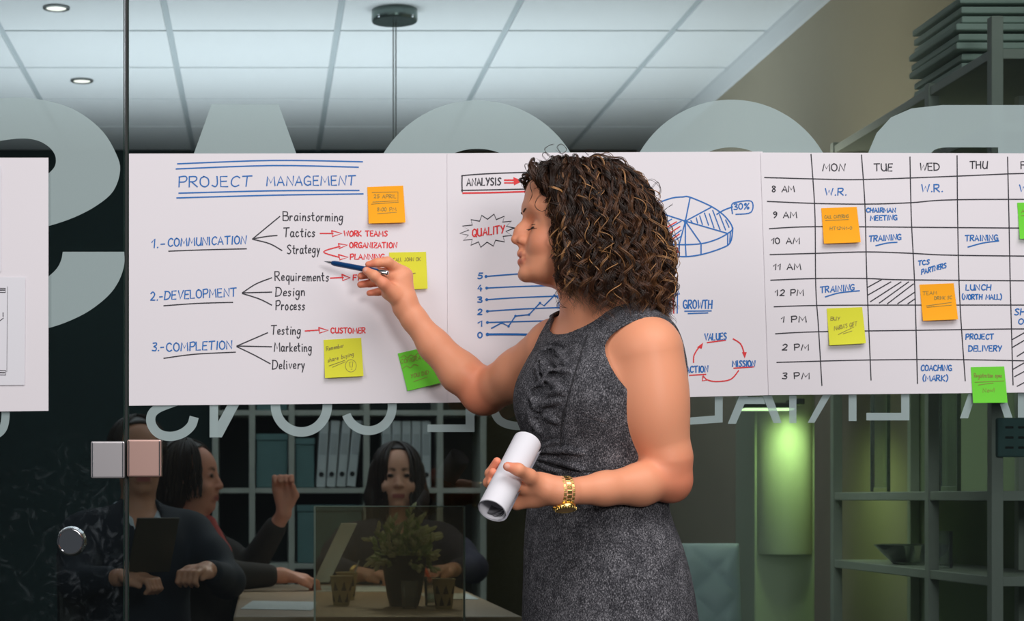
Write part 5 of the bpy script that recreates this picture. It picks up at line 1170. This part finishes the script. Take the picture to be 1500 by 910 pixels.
tumbler(632, 5.47, 0.080, 0.022, 'clear drinking glass between plant pot and right paper cup')
def papers(P, label):
    return tag(MB().prism([(x, y, TZ + 0.0004) for x, y in P], (0, 0, 0.0012)).build('paper_sheet', M_binder), label, 'paper sheet', 'papers on the table')
papers([(0.17, 2.22), (0.47, 2.22), (0.47, 2.62), (0.17, 2.62)], 'white paper on the table in front of the facing woman')
papers([(-0.06, 1.25), (0.13, 1.18), (0.16, 1.60), (-0.03, 1.66)], 'white paper on the table left of the brown screen')
papers([(0.49, 1.75), (0.64, 1.75), (0.64, 2.1), (0.49, 2.1)], 'white paper on the table\'s right side below the paper roll')

# --- three people sitting at the table, reflections modelled as solid figures
def seated(name, loc, yaw, label, cloth, hair_kind, armR, armL, collar=None, scarf=None, skin_c=(214, 156, 128), hs=1.0, group=None):
    e = empty('person', (loc[0], loc[1], 0), label, 'person', group); cy, sy = math.cos(yaw), math.sin(yaw)
    T = lambda x, y, z: V3((loc[0] + cy * x - sy * y, loc[1] + sy * x + cy * y, z))     # local: x right, y forward
    RZm = np.array([[cy, sy, 0], [-sy, cy, 0], [0, 0, 1]]); hz = loc[2]; shz = hz - 0.225
    B = Field(); C = Field()
    def trunk(Fd, g):
        Fd.ell(T(0, 0.0, 0.56), (0.17 + g, 0.125 + g, 0.15 + g), RZm, 0.05); Fd.ell(T(0, 0.01, 0.70), (0.15 + g, 0.11 + g, 0.17 + g), RZm, 0.05); Fd.ell(T(0, 0.02, shz - 0.08), (0.165 + g, 0.115 + g, 0.16 + g), RZm, 0.05)
        Fd.cone(T(-0.13, 0.0, shz), T(0.13, 0.0, shz), 0.055 + g, 0.055 + g, 0.04); Fd.cone(T(0, 0, shz + 0.03), T(0, 0.01, shz + 0.07), 0.06 + g, 0.045 + g, 0.03)
    trunk(B, -0.006); trunk(C, 0.012)
    B.cone(T(0, 0.0, shz + 0.04), T(0, 0.02, hz - 0.06), 0.054, 0.052, 0.03)
    # head
    B.ell(T(0, 0.0, hz + 0.025), (0.073, 0.095, 0.088), RZm, 0.02); B.ell(T(0, 0.035, hz - 0.045), (0.056, 0.062, 0.072), RZm, 0.03); B.ell(T(0, 0.070, hz - 0.098), (0.020, 0.020, 0.016), RZm, 0.015)
    B.cone(T(0, 0.088, hz + 0.012), T(0, 0.108, hz - 0.028), 0.008, 0.012, 0.012)
    for s in (-1, 1):
        B.ell(T(0.031 * s, 0.096, hz + 0.008), (0.017, 0.012, 0.010), RZm, 0.010, 's'); B.ell(T(0.031 * s, 0.081, hz + 0.007), (0.013, 0.013, 0.010), RZm, 0.003)
        B.ell(T(0.013 * s, 0.103, hz - 0.030), (0.007, 0.009, 0.007), RZm, 0.005); B.ell(T(0.072 * s, -0.005, hz - 0.005), (0.008, 0.018, 0.030), RZm, 0.006); B.ell(T(0.040 * s, 0.070, hz - 0.035), (0.02, 0.02, 0.02), RZm, 0.02)
    B.cone(T(-0.020, 0.092, hz - 0.062), T(0.020, 0.092, hz - 0.062), 0.005, 0.005, 0.006); B.cone(T(-0.018, 0.091, hz - 0.073), T(0.018, 0.091, hz - 0.073), 0.006, 0.006, 0.006)
    for s, arm in ((1, armR), (-1, armL)):
        sh = T(0.175 * s, 0.0, shz - 0.01); el, wr, kn = (T(*arm[0]), T(*arm[1]), T(*arm[2]))
        B.chain([sh, el, wr], [0.05, 0.038, 0.024], 0.02); C.chain([sh, (sh + el) / 2, el], [0.066, 0.060, 0.052], 0.03); C.chain([el, el * 0.25 + wr * 0.75], [0.052, 0.038], 0.02)
        d = kn - wr; d /= np.linalg.norm(d); up = V3(arm[3] if len(arm) > 3 else (0, 0, 1)); sd = np.cross(d, up); sd /= np.linalg.norm(sd); up = np.cross(sd, d)
        for q in (-1, 1): B.cone(wr, wr + d * 0.075 + sd * 0.020 * q, 0.021, 0.017, 0.012)
        for q in range(4):
            b0 = wr + d * 0.080 + sd * (0.028 - 0.0185 * q); b1 = b0 + d * 0.034 - up * 0.006; b2 = b1 + d * 0.010 - up * 0.024; b3 = b2 - d * 0.014 - up * 0.012
            B.chain([b0, b1, b2, b3], [0.0105, 0.0095, 0.0088, 0.0075], 0.004)
        th = wr + d * 0.03 + sd * 0.022 * s; B.chain([th, th + d * 0.03 + sd * 0.018 * s - up * 0.01, th + d * 0.062 + sd * 0.010 * s - up * 0.022], [0.015, 0.0115, 0.0085], 0.008)
    P2_ = Field()
    for s in (-1, 1):
        hip, kn, an = T(0.09 * s, 0.0, 0.50), T(0.12 * s, 0.42, 0.50), T(0.12 * s, 0.40, 0.09)
        B.chain([hip, kn, an], [0.08, 0.055, 0.036], 0.03); P2_.chain([hip, kn], [0.095, 0.072], 0.03); P2_.chain([kn, an], [0.072, 0.052], 0.03)
        B.cone(an, T(0.12 * s, 0.50, 0.035), 0.036, 0.028, 0.02)
    P2_.ell(T(0, 0, 0.53), (0.18, 0.14, 0.09), RZm, 0.03)
    v, f = B.mesh(0.0055); c0 = V3(lin(*skin_c)[:3]); cc = np.tile(c0, (len(v), 1))
    def tint(c, p, r, sft):
        nonlocal cc
        m_ = blob(p, v, r, sft); cc = cc * (1 - m_) + V3(c[:3]) * m_
    for s in (-1, 1):
        [tint(lin(38, 28, 26), T((0.031 + q) * s, 0.095, hz + 0.006), 0.0062, 0.005) for q in (-0.007, 0, 0.007)]
        for q, zz in ((0.018, 0.0275), (0.026, 0.0305), (0.034, 0.0315), (0.042, 0.029)): tint(lin(44, 30, 26), T(q * s, 0.100 - 6.5 * q * q, hz + zz), 0.0055, 0.005)
    for q in (-0.016, -0.008, 0, 0.008, 0.016): tint(lin(168, 92, 88), T(q, 0.098, hz - 0.067), 0.006, 0.005)
    np_mesh('body', v, f, M_skin, e, True, cc)
    # clothing: open at the neck
    def ccut(P, d_):
        q = (P - T(0, 0.075, shz + 0.065)) @ RZm.T; return np.maximum(d_, -(np.sqrt((q[:, 0] / 0.055) ** 2 + (q[:, 1] / 0.075) ** 2 + (q[:, 2] / 0.115) ** 2) - 1) * 0.055)
    C.extra = ccut; v, f = C.mesh(0.007); np_mesh('jacket', v, f, cloth, e)
    v, f = P2_.mesh(0.009); np_mesh('trousers', v, f, M_dark, e)
    if collar:
        Cl = Field()
        for s in (-1, 1): Cl.chain([T(0.0, -0.055, shz + 0.085), T(0.062 * s, 0.0, shz + 0.075), T(0.045 * s, 0.085, shz + 0.030), T(0.018 * s, 0.125, shz - 0.045)], [0.013, 0.014, 0.014, 0.009], 0.008)
        Cl.ell(T(0, 0.095, shz - 0.05), (0.035, 0.02, 0.075), RZm, 0.01); v, f = Cl.mesh(0.005); np_mesh('shirt_collar', v, f, collar, e)
    if scarf:
        Cl = Field(); Cl.chain([T(-0.06, -0.02, shz + 0.10), T(0, 0.065, shz + 0.075), T(0.06, -0.02, shz + 0.10)], [0.022] * 3, 0.01); Cl.chain([T(0.0, 0.07, shz + 0.07), T(0.02, 0.125, shz - 0.02), T(0.01, 0.135, shz - 0.14)], [0.025, 0.028, 0.018], 0.01)
        v, f = Cl.mesh(0.005); np_mesh('scarf', v, f, scarf, e)
    Hh = Field(); Hh.ell(T(0, -0.012, hz + 0.038), (0.083, 0.102, 0.088), RZm, 0.02)
    if hair_kind == 'long':
        for s in (-1, 1): Hh.chain([T(0.062 * s, -0.005, hz + 0.03), T(0.082 * s, -0.015, hz - 0.07), T(0.088 * s, 0.01, hz - 0.20)], [0.04, 0.036, 0.022], 0.02)
        Hh.ell(T(0, -0.055, hz - 0.08), (0.085, 0.05, 0.13), RZm, 0.03)
    if hair_kind == 'bob': Hh.ell(T(0, -0.035, hz - 0.03), (0.086, 0.075, 0.10), RZm, 0.03)
    def hcut(P, d_):
        q = (P - T(0, 0, hz)) @ RZm.T; fr = np.interp(q[:, 2], [-0.2, -0.06, 0.03, 0.065, 0.10, 0.13], [0.045, 0.030, 0.022, 0.022, 0.040, 0.09]); return np.maximum(d_, q[:, 1] - fr)
    Hh.extra = hcut; v, f = Hh.mesh(0.006); ho = np_mesh('hair', v, f, M_pdark, e)
    lk = MB(); rg = np.random.default_rng(int(abs(loc[0]) * 1000)); drop = {'long': 0.24, 'bob': 0.12, 'short': 0.03}[hair_kind]
    for i in range(170):
        az = rg.uniform(0.42, 5.86) if hair_kind == 'long' else rg.uniform(0.75, 5.53); jit = rg.uniform(0.96, 1.06); P = []
        for el_ in np.linspace(1.50, 0.0 if abs(az - 3.14) < 2.0 else 0.12, 9): P.append(T(0.086 * jit * math.cos(el_) * math.sin(az), -0.012 + 0.104 * jit * math.cos(el_) * math.cos(az), hz + 0.038 + 0.090 * jit * math.sin(el_)))
        for q in range(1, 7): P.append(P[8] + V3((0.004 * math.sin(q * 1.3 + i), 0.004 * math.cos(q * 1.1 + i), -drop * q / 6 * rg.uniform(0.95, 1.0))))
        lk.tube(P, [0.0032] * 13 + [0.0024, 0.0010], 5)
    lk.build('hair_strands', M_pdark, ho, True)
    return e, T
M_pdark = mat('dark_hair', lin(50, 35, 27), 0.42, bump=(220, 0.6))
M_navy = mat('navy_suit_cloth', lin(22, 30, 44), 0.85, bump=(300, 0.2)); M_brown = mat('dark_brown_jacket', lin(52, 46, 42), 0.85, bump=(300, 0.2)); M_plum = mat('dark_grey_plum_jacket', lin(62, 58, 74), 0.85, bump=(300, 0.2))
M_white = mat('white_shirt', lin(196, 208, 222), 0.8); M_redc = mat('red_scarf_cloth', lin(190, 84, 78), 0.8)
# woman facing the glass
P3x, P3y = 0.49, 3.12
_, T3 = seated('p', (P3x, P3y, 1.125), math.pi, 'seated dark-haired woman in a dark jacket facing the glass behind the plant', M_plum, 'long',
       ((0.25, 0.14, 0.80), (0.15, 0.36, 0.785), (0.06, 0.43, 0.785)), ((-0.26, 0.16, 0.80), (-0.17, 0.34, 0.80), (-0.10, 0.41, 0.80)), skin_c=(222, 166, 140))
p = T3(-0.10, 0.47, 0.80)
mk = empty('marker_pen', tuple(p), 'orange marker pen in the facing woman\'s fist', 'marker pen')
MB().tube([T3(-0.085, 0.46, 0.765), T3(-0.045, 0.44, 0.85)], 0.006, 10).build('barrel', mat('orange_plastic', lin(238, 92, 40), 0.4), mk, True); MB().tube([T3(-0.045, 0.44, 0.85), T3(-0.036, 0.435, 0.87)], 0.0066, 10).build('cap', M_navy, mk, True)
wq = T3(0.165, 0.335, 0.786); tag(MB().lathe(wq, [(0.031, -0.008), (0.033, 0), (0.031, 0.008), (0.029, 0)], 24, V3((0.75, -0.6, 0))).build('bangle', M_gold2, None, True), 'gold bangle on the facing woman\'s wrist', 'bangle')
# woman in profile with raised hand
_, T2 = seated('p', (-0.245, 2.52, 1.118), math.radians(-108), 'seated dark-haired woman in profile with a red scarf and one hand raised', M_brown, 'bob',
       ((0.20, 0.20, 0.80), (0.12, 0.36, 0.80), (0.06, 0.44, 0.785)), ((-0.20, 0.14, 0.80), (-0.10, 0.30, 1.00), (-0.09, 0.30, 1.10), (0, 1, 0.01)), collar=M_white, scarf=M_redc, skin_c=(226, 158, 134))
# man at the far left
_, T1 = seated('p', (-0.385, 1.98, 1.175), math.radians(-165), 'seated man in a navy suit and white shirt, head behind the glass clamps', M_navy, 'short',
       ((0.22, 0.18, 0.80), (0.12, 0.33, 0.82), (0.05, 0.40, 0.82)), ((-0.24, 0.18, 0.80), (-0.14, 0.33, 0.84), (-0.07, 0.41, 0.84)), collar=M_white, skin_c=(206, 150, 124))
a = T1(-0.02, 0.39, 0.90); Rb = Matrix.Rotation(math.radians(-150), 3, 'Z') @ Matrix.Rotation(math.radians(-22), 3, 'X')
fo = MB().box((-0.315, 1.60, 0.915), (0.135, 0.007, 0.17), Rb, 0.002).build('folder', M_dkwood); tag(fo, 'dark brown folder held upright by the man in the navy suit', 'folder')
b = T2(-0.02, 0.50, 0.87); Rb = Matrix.Rotation(math.radians(-140), 3, 'Z') @ Matrix.Rotation(math.radians(-35), 3, 'X')
tag(MB().box(tuple(b), (0.07, 0.0015, 0.24), Rb).build('paper_sheet', M_binder), 'white page held by the woman with the red scarf', 'paper sheet', 'papers on the table')
# chairs they sit on
def chair_src():
    e = empty('office_chair', (0, 0, 0)); MB().box((0, 0.02, 0.415), (0.46, 0.46, 0.06), None, 0.02).build('seat', M_dark, e); MB().box((0, -0.235, 0.66), (0.42, 0.035, 0.40), Matrix.Rotation(0.10, 3, 'X'), 0.015).build('backrest', M_dark, e)
    for sx in (-1, 1):
        for sy_ in (-1, 1): MB().tube([(sx * 0.18, 0.02 + sy_ * 0.18, 0.40), (sx * 0.21, 0.02 + sy_ * 0.21, 0.0)], 0.012, 8).build('leg', M_brass, e)
        MB().tube([(sx * 0.17, -0.20, 0.41), (sx * 0.17, -0.245, 0.55)], 0.010, 8).build('back_support', M_brass, e)
    return e
ch = chair_src()
for n, (x, y, yw, lb) in enumerate(((P3x, P3y, math.pi, 'dark office chair under the woman facing the glass'), (-0.245, 2.52, math.radians(-108), 'dark office chair under the woman with the red scarf'), (-0.385, 1.98, math.radians(-165), 'dark office chair under the man in the navy suit'))):
    put_copy(ch, n == 0, (x, y, 0), (0, 0, yw), lb, 'chair', 'office chairs at the table')

# --- right side: shelving along the wall with things on it
sx = 1.585; su = empty('wall_shelving', (1.71, 0.8, 0), 'open pale shelving along the right wall', 'shelving')
for y, top in ((0.235, 2.10), (0.64, 2.04), (1.42, 2.04)):
    MB().lo_hi((sx, y - 0.014, 0), (sx + 0.026, y + 0.014, top), 0.002).build('upright', M_shelf, su); MB().lo_hi((1.80, y - 0.014, 0), (1.826, y + 0.014, top), 0.002).build('upright', M_shelf, su)
for y0, y1, z in ((0.235, 1.42, 2.02), (0.235, 0.64, 1.86), (0.235, 1.42, 1.055), (0.235, 0.64, 0.868), (0.64, 1.42, 0.868), (0.235, 1.42, 0.46), (0.235, 1.42, 0.10), (0.64, 1.42, 1.55)):
    MB().lo_hi((sx + 0.004, y0, z - 0.011), (1.826, y1, z + 0.011), 0.002).build('shelf', M_shelf, su)
MB().lo_hi((1.828, 0.235, 0.10), (1.836, 1.42, 2.02)).build('back_panel', mat('green_grey_back', lin(160, 172, 142), 0.85), su)
M_folder = mat('grey_green_folder', lin(200, 215, 206), 0.7)
for i in range(8):
    z0 = 2.033 + 0.0215 * i; o = random.uniform(-0.012, 0.012)
    tag(MB().lo_hi((1.592 + o, 0.44 + o, z0), (1.80, 0.77 + o, z0 + 0.015), 0.003).build('document_folder', M_folder), 'grey document folder in the pile on top of the wall shelving', 'folder', 'pile of folders on the shelving')
def vase(y, x, zb, r, h, label, name='glass_vase'):
    o = MB().lathe((x, y, zb), [(r, 0), (r, h), (r - 0.003, h), (r - 0.004, 0.012), (0, 0.010)], 28).build(name, M_clear, None, True); return tag(o, label, 'vase' if name == 'glass_vase' else 'glass', 'glassware on the shelving')
vase(1.18, 1.645, 1.067, 0.026, 0.30, 'tall clear glass vase on the shelf near the green-lit pillar'); vase(0.70, 1.66, 1.067, 0.028, 0.30, 'tall clear glass vase beside the middle shelving upright')
vase(0.74, 1.66, 0.880, 0.022, 0.09, 'short drinking glass on the lower shelf by the middle upright', 'drinking_glass')
o = MB().lathe((1.68, 1.02, 0.880), [(0.05, 0), (0.10, 0.05), (0.097, 0.05), (0.048, 0.006), (0, 0.005)], 32).build('glass_bowl', M_clear, None, True); tag(o, 'wide clear glass bowl on the lower wall shelf', 'bowl')
struct(MB().lo_hi((1.80, 0.05, 0), (1.838, 0.20, 2.7)).build('trim_3', mat('dark_teal_panel', lin(58, 82, 76), 0.6)))
sp = wz(1483, 641, 4.245); sw = empty('wall_socket_panel', (sp.x, sp.y, sp.z), 'grey socket panel with dark slots at the far right edge', 'socket panel')
MB().box((sp.x + 0.012, sp.y + 0.012, sp.z), (0.085, 0.020, 0.085), None, 0.004).build('plate', M_teal, sw)
for ix in (-1, 1):
    for iz in (-1, 0, 1): MB().box((sp.x + 0.008 + ix * 0.014, sp.y + 0.0015, sp.z + iz * 0.022), (0.018, 0.003, 0.005), None, 0.001).build('slot', M_dark, sw)
# green-lit pillar and its lamp
pa, pb = wz(1105, 590, 5.96), wz(1194, 812, 5.96)
pil = struct(MB().lo_hi((pa.x, 1.92, 0.0), (pb.x, 2.16, 1.72), 0.006).build('pillar_cabinet', mat('white_pillar_paint', lin(190, 200, 176), 0.6)), None); del pil['kind']; tag(pil, 'pale pillar-shaped cabinet lit yellow-green by a slim lamp', 'cabinet')
MB().lathe(((pa.x + pb.x) / 2, 1.95, pb.z), [(0.088, 0), (0.090, 0.01), (0.090, 0.62), (0.088, 0.63)], 40).build('cover', mat('pale_cover', lin(205, 214, 186), 0.45), pil, True)
lamp = empty('wall_lamp', ((pa.x + pb.x) / 2, 1.84, 1.33), 'slim lamp lighting the pale pillar in yellow-green', 'lamp'); la, lb_ = wz(1088, 598, 5.75), wz(1166, 590, 5.75)
MB().lo_hi((la.x, 1.70, la.z), (lb_.x, 1.76, la.z + 0.016), 0.004).build('shade', M_brass, lamp); MB().lo_hi((la.x + 0.006, 1.705, la.z - 0.006), (lb_.x - 0.006, 1.755, la.z), 0.002).build('tube', mat('lit_tube', (0.8, 1, 0.6, 1), 0.5, emit=((0.72, 1.0, 0.5, 1), 2.2)), lamp)
MB().lo_hi(((pa.x + pb.x) / 2 - 0.012, 1.74, la.z + 0.012), ((pa.x + pb.x) / 2 + 0.012, 1.90, la.z + 0.03), 0.003).build('arm', M_brass, lamp)
spot('wall_lamp_light', ((pa.x + pb.x) / 2 - 0.005, 1.735, la.z - 0.012), ((pa.x + pb.x) / 2 + 0.0, 1.86, 0.6), 5.0, 168, 1.0, 0.03, (0.72, 1.0, 0.40))
# tufted chair
cx_, cy_ = 1.075, 1.30; tc_ = empty('tufted_chair', (cx_, cy_, 0), 'blue-grey tufted chair back beyond the woman\'s hip', 'chair'); M_tuft = mat('blue_grey_leather', lin(214, 234, 238), 0.5)
vs, fs = [], []; NU, NV = 56, 56
for sd in (0, 1):
    for j in range(NV + 1):
        for i in range(NU + 1):
            u, v = i / NU, j / NV; x = -0.235 + 0.47 * u; z = 0.46 + 0.465 * v; k1 = abs(math.sin((u * 0.47 + v * 0.465) * 24)); k2 = abs(math.sin((u * 0.47 - v * 0.465) * 24))
            ed_ = min(u, 1 - u, v, 1 - v); puff = 0.030 * min(1, ed_ * 10) ** 0.5; th = puff + 0.020 * min(k1, k2) ** 0.5 * min(1, ed_ * 12); y = (-(th) if sd == 0 else 0.035) + 0.10 * (v - 0.5)
            vs.append((cx_ + x * (1 - 0.04 * (1 - v)), cy_ + y, z))
K = (NU + 1) * (NV + 1); idq = lambda i, j: j * (NU + 1) + i
for j in range(NV):
    for i in range(NU): q = (idq(i, j), idq(i + 1, j), idq(i + 1, j + 1), idq(i, j + 1)); fs += [q, tuple(K + t for t in q[::-1])]
rim = [idq(i, 0) for i in range(NU + 1)] + [idq(NU, j) for j in range(1, NV + 1)] + [idq(i, NV) for i in range(NU - 1, -1, -1)] + [idq(0, j) for j in range(NV - 1, 0, -1)]
for k in range(len(rim)): a_, b_ = rim[k], rim[(k + 1) % len(rim)]; fs.append((b_, a_, K + a_, K + b_))
pydata('backrest', vs, fs, M_tuft, tc_, True)
MB().box((cx_, cy_ + 0.24, 0.43), (0.48, 0.48, 0.10), None, 0.03).build('seat', M_tuft, tc_)
for ax_ in (-1, 1):
    for ay in (0.04, 0.44): MB().tube([(cx_ + ax_ * 0.2, cy_ + ay, 0.39), (cx_ + ax_ * 0.22, cy_ + ay, 0.0)], [0.016, 0.011], 8).build('leg', M_dkwood, tc_)
